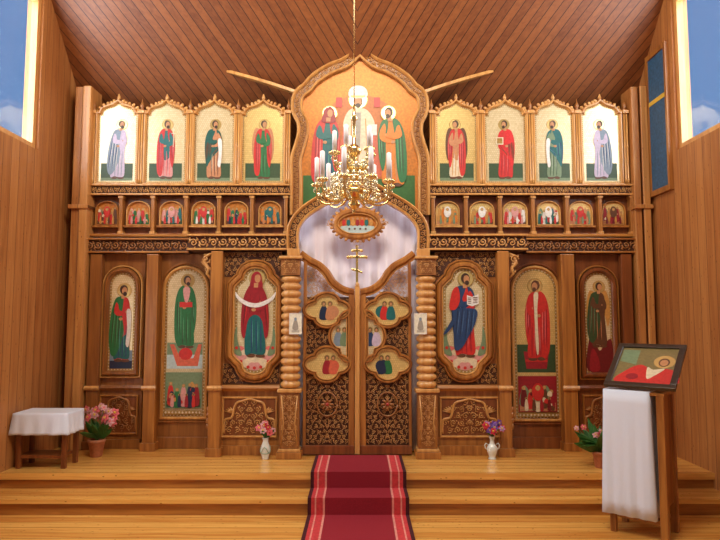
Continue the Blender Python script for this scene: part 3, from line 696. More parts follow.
for i, (a, b, sd, cols, big, look, where) in enumerate(SM):
    xa, xb = X(a, 213, .03), X(b, 213, .03); za, zb = Z(225, .03), Z(201.5, .03)
    c = (xa+xb)/2; w_ = (xb-xa)/2
    t = thing('small_icon', 'small icon in %s, %s' % (look, where), 'icon', (c, .04, za), 'small feast icons in the middle row')
    h = zb-za; poly = [(xa, za), (xb, za), (xb, za+h*.62)]+[(c+w_*cos(pi*k/10), za+h*.62+h*.38*sin(pi*k/10)) for k in range(1, 10)]+[(xa, za+h*.62)]
    m = MB(); m.sweep(poly, PROF(.018, .015, .055), LITE if i not in (0, 11) else MID); m.box(xa-.03, xb+.03, .0, .07, za-.03, za-.009, LITE if 2 < i < 9 else MID)
    m.build('frame', t)
    P = Paint(.045); P.mb.prism(inset(poly, .004), .0455, .07, GOLDO if i < 6 else GOLDB); crowd(P, xa+.012, xb-.012, za+.012, zb-.02, 30+i, cols, big); P.mb.build('painting', t)

# --- upper tier: tall kokoshnik icons
UP = [
 (97, 138, 'pointed icon of a stooping blue-grey figure next to the left corner post', dict(robe=LILAC, cloak=GREYB, variant=2, lean=.05), 1),
 (145, 187, 'pointed icon of a figure in teal with a pink-red cloak holding a cross', dict(robe=TEAL, cloak=RED, variant=1, low=ROSE, prop='cross'), 1),
 (193, 235, 'pointed icon of a figure with dark green cloak over a tan robe', dict(robe=TAN, cloak=C(.01, .09, .07), variant=0, low=TAN, prop='scroll'), 1),
 (241, 285, 'pointed icon of a winged figure in red over green', dict(robe=GREEN, cloak=RED, variant=1, wings=TAN), 1),
 (435, 478, 'pointed icon of a dark-winged figure in red over a pale robe', dict(robe=TAN, cloak=RED, variant=1, wings=BROWN, low=CREAM), -1),
 (484, 527, 'pointed icon of a bearded man all in red holding a book', dict(robe=RED, cloak=C(.62, .02, .02), variant=0, prop='book'), -1),
 (534, 574, 'pointed icon of a figure in sage green with a teal shoulder cloak', dict(robe=SAGE, cloak=TEAL, variant=0, prop='scroll'), -1),
 (581, 621, 'pointed icon of a faint grey-blue figure next to the right corner post', dict(robe=LILAC, cloak=GREYB, variant=2), -1)]
for i, (a, b, lab, kw, fc) in enumerate(UP):
    yf = .0; xa, xb = X(a, 145, yf), X(b, 145, yf); za, zb = Z(184, yf), Z(101, yf); c = (xa+xb)/2
    t = thing('tall_icon', lab, 'icon', (c, yf, za), 'tall icons of the top row')
    poly = keel(xa, xb, za, zb)
    m = MB(); m.sweep(poly, PROF(.034, yf-.035, .07), LITE); m.build('frame', t)
    P = Paint(yf+.004); P.mb.prism(inset(poly, .008), yf+.0045, yf+.035, GOLDB if i in (3, 4) else GOLD); border(P, poly, .016, .016, CREAM)
    gz = za+.25; P.sh(rect(xa+.055, xb-.055, za+.04, gz), DGREEN); P.sh(rect(xa+.055, xb-.055, za+.04, za+.075), SAGE)
    figure(P, c, za+.065, .73, fc, **kw); P.mb.build('painting', t)
    # cresting that follows the top of the frame
    m = MB(); q = [p for p in inset(poly, -.03)][2:-1]
    for k in range(1, len(q)-1):
        m.blob((q[k][0], yf-.0, q[k][1]), (.022, .016, .03), LITE, 6, 4, math.atan2(q[k+1][1]-q[k-1][1], q[k+1][0]-q[k-1][0]))
    m.blob((c, yf, zb+.045), (.014, .014, .045), LITE, 6, 4); m.build('cresting', t)
ups = [(93.5, 'outermost on the left'), (141.5, 'second from the left corner post'), (190, 'third from the left corner post'), (238, 'fourth from the left corner post'), (288.5, 'left beside the big central painting'),
       (431.5, 'right beside the big central painting'), (481, 'fourth from the right corner post'), (530.5, 'third from the right corner post'), (577.5, 'second from the right corner post'), (625, 'outermost on the right')]
for p, wh in ups:
    xc = X(p, 145, 0); zb, zt = Z(184, 0), Z(113, 0)
    t = thing('colonnette', 'slim colonnette with pointed finial in the top row, '+wh, 'column', (xc, 0, zb), 'colonnettes of the top row')
    m = MB()
    for dx in (-.014, .014): m.lathe([(.012, 0), (.012, .03), (.017, .04), (.012, .06), (.012, (zt-zb)*.5), (.017, (zt-zb)*.5+.015), (.012, (zt-zb)*.5+.03), (.012, zt-zb-.02)], (xc+dx, -.03, zb), LITE, 8)
    m.box(xc-.024, xc+.024, -.02, .04, zb, zt, MID); m.build('shaft', t)
    m = MB(); m.box(xc-.036, xc+.036, -.055, .045, zt-.02, zt+.02, LITE); m.build('capital', t, bevel=.006)
    m = MB(); m.lathe([(.026, 0), (.030, .012), (.014, .03), (.020, .045), (.026, .06), (.020, .08), (.008, .11), (.002, .15)], (xc, -.01, zt+.02), MID, 10); m.build('finial', t)

# ============================================================ CENTRE: big painting, arch, doors
yi = -.06
def PX(lst, y): return [W(a, b, y) for a, b in lst]
left_in = [(302, 215), (302, 178), (302, 160), (306, 146), (309, 133), (308, 120), (303, 109), (304, 98), (311, 92), (319, 83), (333, 74), (348, 68), (360, 58)]
sm_l = cr(PX(left_in, yi), 4, False); cxx = sm_l[-1][0]
sm_r = [(2*cxx-x, z) for x, z in sm_l[:-1]][::-1]
curve = sm_l+sm_r                                       # clockwise from lower left over the point to lower right
poly = curve[::-1]                                      # counter-clockwise, bottom edge closes it
t = thing('central_painting', 'large painting of an enthroned white-robed man between two standing figures', 'icon', (cxx, yi, poly[0][1]))
m = MB(); m.prism(inset(poly, -.13)[0:], yi+.045, yi+.085, DEEP); m.build('backing_board', t)
m = MB(); m.sweep(curve, [(0, yi+.04), (0, yi-.04), (.02, yi-.05), (.035, yi-.01), (.035, yi+.04)], LITE, False); m.sweep(curve, [(.10, yi+.04), (.10, yi-.02), (.115, yi-.045), (.14, yi-.02), (.14, yi+.04)], LITE, False)
m.sweep(curve, [(.03, yi+.04), (.03, yi-.0), (.105, yi-.0), (.105, yi+.04)], CARVED, False); m.build('frame', t)
m = MB()
off = []
for i in range(len(curve)):
    a = curve[max(0, i-1)]; b = curve[min(len(curve)-1, i+1)]; d = Vector((b[0]-a[0], b[1]-a[1])).normalized(); off.append((curve[i][0]-d.y*.068, curve[i][1]+d.x*.068))
vine(m, off, .078, yi-.012, CARVE); m.build('carving', t)
m = MB(); za = curve[len(sm_l)-1][1]; m.lathe([(.03, 0), (.035, .02), (.012, .05), (.03, .09), (.035, .12), (.02, .16), (.004, .24)], (cxx, yi, za+.13), LITE, 12); m.build('finial', t)
P = Paint(yi+.02); P.mb.prism(poly, yi+.0205, yi+.045, GOLDO)
gx0, gx1 = X(302, 190, yi), X(416, 190, yi); P.sh(rect(gx0+.01, gx1-.01, Z(215, yi), Z(175, yi)), C(.03, .13, .02)); 
P.sh(cr(PX([(322, 176), (397, 176), (395, 150), (391, 112), (382, 100), (360, 94), (338, 100), (330, 112), (325, 150)], yi), 4), C(.50, .13, .012))
P.sh(cr(PX([(337, 176), (381, 176), (379, 152), (377, 138), (372, 121), (358, 117), (345, 121), (342, 138), (338, 152)], yi), 4), SALMON)
# the seated figure
X0 = X(358, 140, yi)
P.sh(ell(X0, Z(99, yi), .115, .115, 24), GEDGE); P.sh(ell(X0, Z(99, yi), .105, .105, 24), HALO)
P.sh(cr(PX([(352, 108), (364, 108), (371, 114), (375, 125), (372, 136), (371, 146), (374, 160), (372, 176), (364, 180), (350, 180), (342, 174), (344, 158), (347, 146), (345, 136), (343, 125), (346, 114)], yi), 4), CREAM)
for a in ((351, 118, 350, 160), (358, 122, 357, 178), (365, 118, 367, 160)): P.sh(PX([(a[0], a[1]), (a[0]+1, a[1]), (a[2]+1.4, a[3]), (a[2], a[3])], yi), OCHRE)
P.sh(PX([(354, 112), (361, 112), (360, 150), (355, 150)], yi), GREYH)
P.sh(ell(X0, Z(101, yi), .055, .075), HAIR); P.sh(ell(X0, Z(101, yi), .042, .06), SKIN); P.sh(ell(X0, Z(105, yi), .03, .028), HAIR)
P.sh(cr(PX([(350, 97), (366, 97), (367, 90), (363, 86), (358, 85), (353, 86), (349, 90)], yi), 3), WHITE); P.sh(PX([(351, 97), (365, 97), (365, 95), (351, 95)], yi), GEDGE)
P.sh(ell(*W(346, 128, yi), .035, .03), SKIN); P.sh(ell(*W(371, 132, yi), .035, .03), SKIN)
P.sh(PX([(368, 124), (377, 124), (377, 135), (368, 135)], yi), WHITE)
for px in (339, 377):
    P.sh(rect(X(px-3, 100, yi), X(px+3, 100, yi), Z(107, yi), Z(97, yi)), RED)
figure(P, X(324, 170, yi), Z(186, yi), .98, 1, TEAL, RED, ws=.86, lean=.05, veil=CRIM, variant=1, low=TEAL)
figure(P, X(394, 170, yi), Z(186, yi), .98, -1, ORANGE, GREEN, ws=.86, lean=.05, variant=1, low=ORANGE)
P.mb.build('painting', t)

# curved pale struts beside the point of the big painting
for s, lab in ((-1, 'curved pale timber strut rising left of the big central painting'), (1, 'curved pale timber strut rising right of the big central painting')):
    a = W(360+s*54, 97, .1); b = W(360+s*80, 88, .1); c = W(360+s*106, 80, .1); d = W(360+s*132, 73, .1)
    m = MB(); m.sweep(cr([a, b, c, d], 6, False), [(-.018, .03), (-.018, .10), (.018, .10), (.018, .03)], LITE, False); tag(m.build('roof_strut'), lab, 'strut')

# arch over the doors
ya = YC-.05
inn = [(299, 249), (299, 232), (302, 224), (308, 217), (316, 211), (328, 204), (340, 197), (350, 190), (358, 181)]
il = cr(PX(inn, ya), 4, False); cax = il[-1][0]; ir = [(2*cax-x, z) for x, z in il[:-1]][::-1]; cur = il+ir
t = thing('carved_arch', 'pointed carved wooden arch over the royal doors, behind the chandelier', 'arch', (cax, ya, il[0][1]))
m = MB(); wd = .135
m.sweep(cur, [(.0, ya+.06), (.0, ya-.03), (.02, ya-.04), (.034, ya+.0), (.034, ya+.06)], LITE, False)
m.sweep(cur, [(wd-.03, ya+.06), (wd-.03, ya-.0), (wd-.012, ya-.04), (wd, ya-.03), (wd, ya+.06)], LITE, False); m.build('moulding', t)
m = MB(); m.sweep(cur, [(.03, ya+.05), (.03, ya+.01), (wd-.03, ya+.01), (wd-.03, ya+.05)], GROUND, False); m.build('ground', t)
off = []
for i in range(len(cur)):
    a = cur[max(0, i-1)]; b = cur[min(len(cur)-1, i+1)]; d = Vector((b[0]-a[0], b[1]-a[1])).normalized(); off.append((cur[i][0]-d.y*wd*.5, cur[i][1]+d.x*wd*.5))
m = MB(); vine(m, off, wd*.66, ya-.0, CARVE); m.build('carving', t)
# impost blocks that carry the arch
for px0, px1, lab in ((287.5, 300, 'small carved block carrying the left foot of the arch'), (416.5, 429.5, 'small carved block carrying the right foot of the arch')):
    x0, x1 = X(px0, 252, ya), X(px1, 252, ya); m = MB(); m.box(x0, x1, ya-.04, ya+.10, Z(256, ya-.04)+.002, il[0][1]-.0, LITE); tag(m.build('impost_block', bevel=.005), lab, 'block')

# curtain behind the doors
m, t_, b_ = nt('lilac_satin'); SATIN = m; b_.inputs['Base Color'].default_value = (.78, .70, .82, 1); b_.inputs['Roughness'].default_value = .38; b_.inputs['Sheen Weight'].default_value = .3
m = MB(); x0, x1 = xL+.02, xR-.02; N = 120; vs = []; z0, z1 = .02, Z(183, -.1)
for i in range(N+1):
    t = i/N; x = x0+(x1-x0)*t; y = -.16+.022*sin(t*31)*(.5+.5*sin(t*9+1))+.012*sin(t*57+2)
    za_ = min(z1, max([p[1] for p in cur if abs(p[0]-x) < .05] or [cur[0][1]])+.05)
    for z in (z0, (z0+za_)/2, za_): vs.append((x, y+(0.01*sin(t*40) if z == z0 else 0), z))
m.add(vs, [(i*3+q, (i+1)*3+q, (i+1)*3+q+1, i*3+q+1) for i in range(N) for q in (0, 1)], SATIN, True)
o = m.build('curtain'); tag(o, 'pale lilac satin curtain hanging behind the royal doors', 'curtain')
sl = o.modifiers.new('solidify', 'SOLIDIFY'); sl.thickness = .004

# royal doors
yd = YC+.0
def quat(cx, cz, rx, rz, n=64):
    """four round lobes joined by pointed notches"""
    out = []; d, q = .46, .54
    for i in range(n):
        a = 2*pi*i/n; best = 0
        for k in range(4):
            b = pi/2*k; c_ = cos(a-b); disc = q*q-(d*sin(a-b))**2
            if c_ > 0 and disc >= 0: best = max(best, d*c_+math.sqrt(disc))
        best = max(best, .70)
        out.append((cx+rx*best*cos(a), cz+rz*best*sin(a)))
    return out
def leaf(s, label):
    c = 357.3
    q = lambda p: (c-s*0 + (p-c)) if s < 0 else (2*c-p)
    G = lambda lst: [W(q(a), b, yd) for a, b in lst]
    xc = X(c, 330, yd)
    xo = G([(303, 400)])[0][0]; xi = G([(354.6, 400)])[0][0]
    t = thing('royal_door', label, 'door', ((xo+xi)/2, yd, 0), None)
    lo, hi = sorted((xo, xi))
    def M(x): return x
    top = cr(G([(303, 251), (311, 257), (322, 263), (330, 271), (336, 280), (344, 286), (354.6, 289)]), 5, False)
    zb = .015
    st = G([(348.6, 400)])[0][0]; so = G([(306, 400)])[0][0]
    ztop_i = top[-1][1]; ztop_o = top[0][1]
    m = MB()
    m.box(*sorted((st, xi)), yd-.03, yd+.03, zb, ztop_i-.02, MID); m.box(*sorted((xo, so)), yd-.03, yd+.03, zb, ztop_o-.03, MID)
    m.box(lo, hi, yd-.035, yd+.03, zb, .11, DEEP); m.build('stiles_and_rail', t, bevel=.006)
    pth = top if s < 0 else top[::-1]
    sg = -1
    m = MB(); m.sweep(pth, [(-.075, yd+.03), (-.075, yd-.02), (-.055, yd-.045), (-.02, yd-.05), (.0, yd-.03), (.0, yd+.03)], MID, False); m.sweep(pth, [(-.095, yd+.02), (-.095, yd-.02), (-.08, yd-.03), (-.075, yd+.02)], LITE, False); m.build('top_rail', t)
    # backing of the lower two thirds, the top corner is openwork
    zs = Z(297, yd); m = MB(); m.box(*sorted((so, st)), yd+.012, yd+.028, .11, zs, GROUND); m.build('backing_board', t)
    meds = []
    cA = G([(327, 310)])[0]; cB = G([(327, 364)])[0]; cC = G([(349, 336)])[0]
    rx = .255; rz = .19
    shapes = [quat(cA[0], cA[1], rx, rz), quat(cB[0], cB[1], rx, rz)]
    half = quat(cC[0], cC[1], .215, .28)
    half = [(max(x, st) if s > 0 else min(x, st), z) for x, z in half]
    h2 = []
    for p in half:
        if not h2 or math.hypot(p[0]-h2[-1][0], p[1]-h2[-1][1]) > .002: h2.append(p)
    # keep only the extreme points of the straight side
    side = [p for p in h2 if abs(p[0]-st) < 1e-6]; zmx = max(p[1] for p in side); zmn = min(p[1] for p in side)
    h3 = [p for p in h2 if abs(p[0]-st) > 1e-6 or p[1] in (zmx, zmn)]
    shapes.append(h3)
    cols = {-1: [(TAN, NAVY), (SALMON, CRIM), (SAGE, GREYB)], 1: [(TEAL, RED), (NAVY, GREEN), (LILAC, BLUE)]}[s]
    for k, sh in enumerate(shapes):
        f = MB(); f.sweep(sh, PROF(.034, yd-.055 if k < 2 else yd-.052, .075), MID); f.sweep(inset(sh, .022), PROF(.012, yd-.045, .06), LITE)
        fo = f.build('medallion_frame', t)
        P = Paint(yd-.015); P.mb.prism(inset(sh, .024), yd-.0145, yd+.008, GOLDB if k < 2 else GOLD)
        cx_, cz_ = (cA, cB, cC)[k]; 
        if k == 2: cx_ = cx_+s*.085
        P.sh(ell(cx_-s*.06, cz_-.02, .035 if k == 2 else .075, .07), cols[k][0]); 
        for j, dx in enumerate((-.035, .035) if k != 1 else (0, -s*.07)):
            col = cols[k][(j+1) % 2]; P.sh(cr([(cx_+dx-.045, cz_-.10), (cx_+dx+.045, cz_-.10), (cx_+dx+.04, cz_+.0), (cx_+dx, cz_+.06), (cx_+dx-.04, cz_)], 4), col)
            P.sh(ell(cx_+dx, cz_+.07, .032, .032), GEDGE); P.sh(ell(cx_+dx, cz_+.07, .026, .026), HALO); P.sh(ell(cx_+dx, cz_+.07, .02, .024), HAIR); P.sh(ell(cx_+dx, cz_+.066, .014, .018), SKIN)
        P.mb.build('medallion_painting', fo)
    # carving: open corner, between medallions, big lower panel
    big = [inset(x, -.02) for x in shapes]
    cor = G([(306.5, 262), (314, 266), (325, 275), (330, 284), (336, 292), (318, 294), (310, 299), (306.5, 303)])
    m = MB(); fill(m, cor, .052, yd-.0, CARVE, seed=41, holes=big[:1]); m.tube([(x, yd, z) for x, z in cor+cor[:1]], .006, CARVE, 4); m.build('openwork_carving', t)
    mid = rect(*sorted((so, st)), Z(380, yd), Z(300, yd)); m = MB(); fill(m, mid, .058, yd-.0, CARVE, seed=43, holes=big); m.build('middle_carving', t)
    low = rect(*sorted((so, st)), .12, Z(374, yd)); m = MB(); cc = (so+st)/2
    fill(m, low, .062, yd-.004, CARVE, sym=cc, seed=47, holes=big)
    zc = Z(404, yd)
    m.tube([(cc+.10*cos(a)*1.1, yd-.02, zc+.13*sin(a)) for a in [2*pi*i/20 for i in range(21)]], .009, CARVED, 4)
    for k in range(8):
        a = 2*pi*k/8; m.blob((cc+.045*cos(a), yd-.028, zc+.045*sin(a)), (.03, .012, .014), CARVED, 6, 4, a)
    m.blob((cc, yd-.032, zc), (.02, .015, .02), C(.45, .05, .03), 8, 5)
    m.build('lower_carving', t)
    return t, xi
tl, xil = leaf(-1, 'left leaf of the carved royal doors with red-brown medallions')
tr_, xir = leaf(1, 'right leaf of the carved royal doors, pale strip along its inner edge')
m = MB(); xs = (xil+xir)/2; m.box(xil+.003, xir-.003, yd-.05, yd+.03, .02, Z(286, yd), LITE); m.blob((xs, yd-.04, Z(285, yd)), (.025, .02, .03), LITE, 8, 6)
m.build('meeting_strip', tr_, bevel=.006)
# gold cross on top of the doors
m = MB(); xs = X(357, 265, yd); z = lambda p: Z(p, yd-.02); yy = yd-.03
m.box(xs-.014, xs+.014, yy-.012, yy+.012, z(285), z(247), BRASS); m.box(xs-.10, xs+.10, yy-.012, yy+.012, z(258.5), z(256), BRASS); m.box(xs-.05, xs+.05, yy-.012, yy+.012, z(252), z(249.5), BRASS)
a = .06; m.prism([(xs-a, z(271)+.03), (xs-a, z(271)+.005), (xs+a, z(271)-.03), (xs+a, z(271)-.005)], yy-.012, yy+.012, BRASS)
for (x, zz) in ((xs-.10, z(257.2)), (xs+.10, z(257.2)), (xs, z(246.6)), (xs-.05, z(250.7)), (xs+.05, z(250.7))): m.blob((x, yy, zz), (.02, .014, .02), BRASS, 8, 5)
m.build('door_cross', tr_, bevel=.003)

# oval carved frame hanging in the arch
yo = YC-.09; oc = W(357.5, 224, yo); t = thing('oval_icon', 'small oval painting of a pale table in a carved wooden frame hanging under the arch', 'icon', (oc[0], yo, oc[1]-.18))
E_ = ell(oc[0], oc[1], .245, .145, 40)
m = MB(); m.sweep(E_, PROF(.07, yo-.04, .06), MID, smooth=False); m.sweep(inset(E_, .03), PROF(.014, yo-.03, .05), LITE); m.build('frame', t)
m = MB()
for i in range(28):
    a = 2*pi*i/28; x = oc[0]+.285*cos(a); zz = oc[1]+.185*sin(a); m.blob((x, yo-.01, zz), (.03, .02, .02), CARVE if i % 2 else MID, 6, 4, a)
for sx in (-1, 1): curl(m, oc[0]+sx*.31, oc[1], yo-.01, .03, 0, sx, CARVE)
curl(m, oc[0]-.03, oc[1]-.20, yo-.01, .025, 0, 1, CARVE); curl(m, oc[0]+.03, oc[1]-.20, yo-.01, .025, pi, -1, CARVE)
m.tube([(oc[0], yo+.0, oc[1]+.16), (oc[0], yo, Z(190, yo))], .008, BRASS, 6)
m.build('carving', t)
P = Paint(yo-.002); P.mb.prism(ell(oc[0], oc[1], .215, .118, 36), yo-.0015, yo+.018, GOLDO)
P.sh(cr([(oc[0]-.15, oc[1]-.02), (oc[0]+.15, oc[1]-.02), (oc[0]+.18, oc[1]-.05), (oc[0]+.1, oc[1]-.095), (oc[0]-.1, oc[1]-.095), (oc[0]-.18, oc[1]-.05)], 4), ICE)
for k in range(7):
    x = oc[0]-.15+.05*k; P.sh(ell(x, oc[1]+.015, .022, .04, 10), (RED, TEAL, OCHRE, CRIM)[k % 4]); P.sh(ell(x, oc[1]+.06, .014, .014, 8), SKIN)
for k in range(4): P.sh(ell(oc[0]-.09+.06*k, oc[1]-.055, .012, .012, 8), BROWN)
P.mb.build('painting', t)

# framed paper notices on the columns
for px, lab in ((295.5, 'small white paper notice with a grey drawing on the left ribbed column'), (420.5, 'small white paper notice with a grey drawing on the right ribbed column')):
    yn = YC-.19; x0, x1 = X(px-6, 323, yn), X(px+6, 323, yn); z0, z1 = Z(334, yn), Z(313.5, yn); c = (x0+x1)/2; zc = (z0+z1)/2
    t = thing('paper_notice', lab, 'notice', (c, yn, z0))
    m = MB(); m.box(x0, x1, yn, yn+.012, z0, z1, C(.80, .74, .60)); m.build('sheet', t)
    P = Paint(yn-.001); P.sh(cr([(c-.03, z0+.05), (c+.03, z0+.05), (c+.02, zc+.02), (c, zc+.05), (c-.02, zc+.02)], 4), GREYH); P.sh(ell(c, zc+.05, .015, .018, 10), GREYB)
    P.sh(rect(c-.04, c+.04, z0+.02, z0+.028), GREYH); P.sh(rect(c-.04, c+.04, z0+.034, z0+.040), GREYH); P.mb.build('drawing', t)
    m = MB(); m.sweep(rect(x0, x1, z0, z1), PROF(.008, yn-.004, .012), WHITE); m.build('border', t)

# ============================================================ CHANDELIER
yh = -2.5
def chand():
    K = (F/(yh+7)); cx = X(354, 185, yh)
    zc = lambda py: Z(py, yh)
    t = thing('chandelier', 'gilded brass chandelier with white candles hanging before the central painting', 'chandelier', (cx, yh, zc(214)))
    m = MB()
    H = zc(214)
    m.lathe([(.005, 0), (.016, .015), (.010, .03), (.03, .045), (.05, .07), (.04, .09), (.02, .10), (.05, .115), (.10, .135), (.115, .165), (.10, .19), (.05, .215), (.025, .23), (.035, .25), (.07, .28), (.085, .32), (.06, .36), (.025, .38), (.02, .44), (.045, .46), (.06, .49), (.04, .52), (.015, .54), (.012, .72), (.03, .74), (.012, .77), (.008, .85)], (cx, yh, H), BRASS, 20)
    m.build('stem', t)
    # pierced crown ring
    zr = zc(187); m = MB(); R = .17
    for dz in (0, .05): m.tube([(cx+R*cos(a), yh+R*sin(a), zr+dz) for a in [2*pi*i/32 for i in range(33)]], .008, BRASSP, 6)
    for i in range(24):
        a = 2*pi*i/24; p = Vector((cx+R*cos(a), yh+R*sin(a), zr)); m.blob(p+Vector((0, 0, .025)), (.014, .014, .025), BRASSP, 6, 4); m.blob(p+Vector((0, 0, .07)), (.012, .012, .028), BRASSP, 6, 4)
        m.blob(p+Vector((0, 0, -.02)), (.010, .010, .022), BRASSP, 6, 4)
    m.build('crown_ring', t)
    def arms(n, R0, R, z0, zcup, ph, ch):
        for i in range(n):
            a = ph+2*pi*i/n; u = Vector((cos(a), sin(a), 0)); c = Vector((cx, yh, 0)); m = MB()
            pts = [c+u*R0+Vector((0, 0, z0)), c+u*(R0+(R-R0)*.3)+Vector((0, 0, z0-.05)), c+u*(R0+(R-R0)*.65)+Vector((0, 0, z0-.06)), c+u*(R*.96)+Vector((0, 0, z0-.02)), c+u*R+Vector((0, 0, zcup))]
            pp = []
            for k in range(len(pts)-1):
                g = lambda q: pts[max(0, min(len(pts)-1, q))]
                for s in range(4):
                    tt = s/4; A, B, D, E = g(k-1), g(k), g(k+1), g(k+2)
                    pp.append(.5*((2*B)+(-A+D)*tt+(2*A-5*B+4*D-E)*tt*tt+(-A+3*B-3*D+E)*tt**3))
            pp.append(pts[-1]); m.tube(pp, .008, BRASS, 6)
            # leaf scrolls on the arm
            v = c+u*(R0+(R-R0)*.55)
            for q in range(3):
                w_ = c+u*(R0+(R-R0)*(.3+.3*q)); m.blob((w_.x, w_.y, z0-.03+.02*q), (.016, .016, .028), BRASSP, 6, 4, .6)
            sp = [Vector((v.x, v.y, z0-.02))+u*(.035*(1-k/9)*cos(k*.9))+Vector((0, 0, .035*(1-k/9)*sin(k*.9))) for k in range(9)]
            m.tube(sp, .006, BRASSP, 5)
            e = c+u*R
            m.lathe([(.004, -.035), (.010, -.03), (.006, -.015), (.030, .0), (.036, .012), (.030, .014), (.014, .012), (.014, .035), (.018, .04), (.010, .04)], (e.x, e.y, zcup), BRASSP, 12)
            for k in range(8):
                b = 2*pi*k/8; m.blob((e.x+.034*cos(b), e.y+.034*sin(b), zcup+.012), (.009, .009, .014), BRASS, 5, 4)
            for k in (-1, 1):   # hanging drops
                m.blob((e.x+.02*k, e.y, zcup-.03), (.006, .006, .018), BRASSP, 6, 4)
            ao = m.build('arm', t)
            m = MB(); m.lathe([(.018, .03), (.018, .03+ch), (.008, .038+ch), (.002, .04+ch)], (e.x, e.y, zcup), CANDLE, 10); m.build('candle', ao)
    arms(9, .06, .285, zc(196), zc(186)+.0, .28, .19)
    arms(5, .02, .15, zc(163), zc(154), .55, .15)
    # rod and rings up to the ceiling
    m = MB(); ztop = 6.3; z = H+.85
    m.tube([(cx, yh, z-.02), (cx, yh, ztop)], .004, BRASS, 6)
    m.lathe([(.06, -.03), (.05, -.05), (.015, -.08), (.01, -.1)], (cx, yh, ztop), BRASS, 14); m.build('suspension_rod', t)
    # small medallion shields of the upper crown
    m = MB()
    for i in range(8):
        a = 2*pi*i/8+.2; m.blob((cx+.09*cos(a), yh+.09*sin(a), zc(168)), (.028, .028, .035), BRASSP, 8, 6); m.blob((cx+.09*cos(a), yh+.09*sin(a), zc(168)+.045), (.010, .010, .02), BRASS, 6, 4)
    m.tube([(cx+.09*cos(a), yh+.09*sin(a), zc(168)-.02) for a in [2*pi*i/24 for i in range(25)]], .007, BRASS, 6)
    m.build('upper_crown', t)
chand()

# ============================================================ CARPET
CP, tt_, bb = nt('dark_red_carpet'); n_ = noise(tt_, coords(tt_), 160, 3); tt_.links.new(ramp(tt_, n_, [(.3, (.22, .004, .014)), (.7, (.36, .010, .026))]), bb.inputs['Base Color']); bb.inputs['Roughness'].default_value = .9; bump(tt_, bb, n_, .5, .004)
STR = plain('light_red_stripe', (.62, .045, .05), .9, 0, .2); STW = plain('pale_pink_line', (.75, .30, .24), .9, 0, .2); STD = plain('black_red_edge', (.06, .004, .008), .9, 0, .2)
xc = X(358.5, 460, SE); hw = .46
pathc = [(YC-.09, .012), (SE-.012, .012), (SE-.012, -.138), (SE-.332, -.138), (SE-.332, -.288), (-7.3, -.288)]
m = MB()
bands = [(-1, -.93, STD), (-.93, -.86, STR), (-.86, -.83, STW), (-.83, -.70, STR), (-.70, -.66, STW), (-.66, .66, CP), (.66, .70, STW), (.70, .83, STR), (.83, .86, STW), (.86, .93, STR), (.93, 1, STD)]
for a, b, mt in bands:
    vs = []
    for (y, z) in pathc: vs += [(xc+a*hw, y, z), (xc+b*hw, y, z)]
    m.add(vs, [(i*2, i*2+1, i*2+3, i*2+2) for i in range(len(pathc)-1)], mt)
o = m.build('carpet_runner'); tag(o, 'dark red carpet runner with light red side stripes leading to the doors', 'carpet')
sl = o.modifiers.new('solidify', 'SOLIDIFY'); sl.thickness = .010; sl.offset = 1 if False else -1

# ============================================================ FLOWERS
LEAFG = plain('leaf_green', (.035, .14, .025), .45, 0, .3); STEMG = plain('stem_green', (.07, .17, .04), .5)
PORC = plain('white_porcelain', (.72, .72, .66), .15, 0, .05, .5); PORCG = plain('pale_green_porcelain', (.35, .47, .36), .2, 0, .1, .5); TERRA = plain('terracotta', (.42, .14, .06), .7, 0, .2)
def petals(m, c, r, mat, core, rnd, n=6):
    tilt = Vector((rnd.uniform(-.5, .5), -1, rnd.uniform(-.1, .8))).normalized(); u = tilt.orthogonal().normalized(); v = tilt.cross(u)
    for ring, (rr, k, lift) in enumerate(((1, n, 0), (.6, n-1, .3))):
        for i in range(k):
            a = 2*pi*i/k+ring*.5; d = u*cos(a)+v*sin(a); s = u*-sin(a)+v*cos(a); w_ = r*.42*rr
            p = [c, c+d*r*.5*rr+s*w_+tilt*r*(.15+lift), c+d*r*rr+tilt*r*(.05+lift), c+d*r*.5*rr-s*w_+tilt*r*(.15+lift)]
            p2 = [q-tilt*.002 for q in p]
            m.add(p+p2, [(0, 1, 2, 3), (7, 6, 5, 4), (0, 4, 5, 1), (1, 5, 6, 2), (2, 6, 7, 3), (3, 7, 4, 0)], mat)
    m.blob(tuple(c+tilt*r*.25), (r*.28, r*.28, r*.28), core, 6, 4)
def leafm(m, base, d, L, w_, mat):
    d = Vector(d).normalized(); s = d.cross(Vector((0, 1, .3))).normalized(); nrm = s.cross(d)
    pts = [base, base+d*L*.35+s*w_, base+d*L*.75+s*w_*.6-nrm*L*.05, base+d*L-nrm*L*.12, base+d*L*.75-s*w_*.6-nrm*L*.05, base+d*L*.35-s*w_]
    p2 = [p+nrm*.003 for p in pts]; n = 6
    m.add(pts+p2, [list(range(n)), list(range(2*n-1, n-1, -1))]+[(i, i+n, (i+1) % n+n, (i+1) % n) for i in range(n)], mat, False)
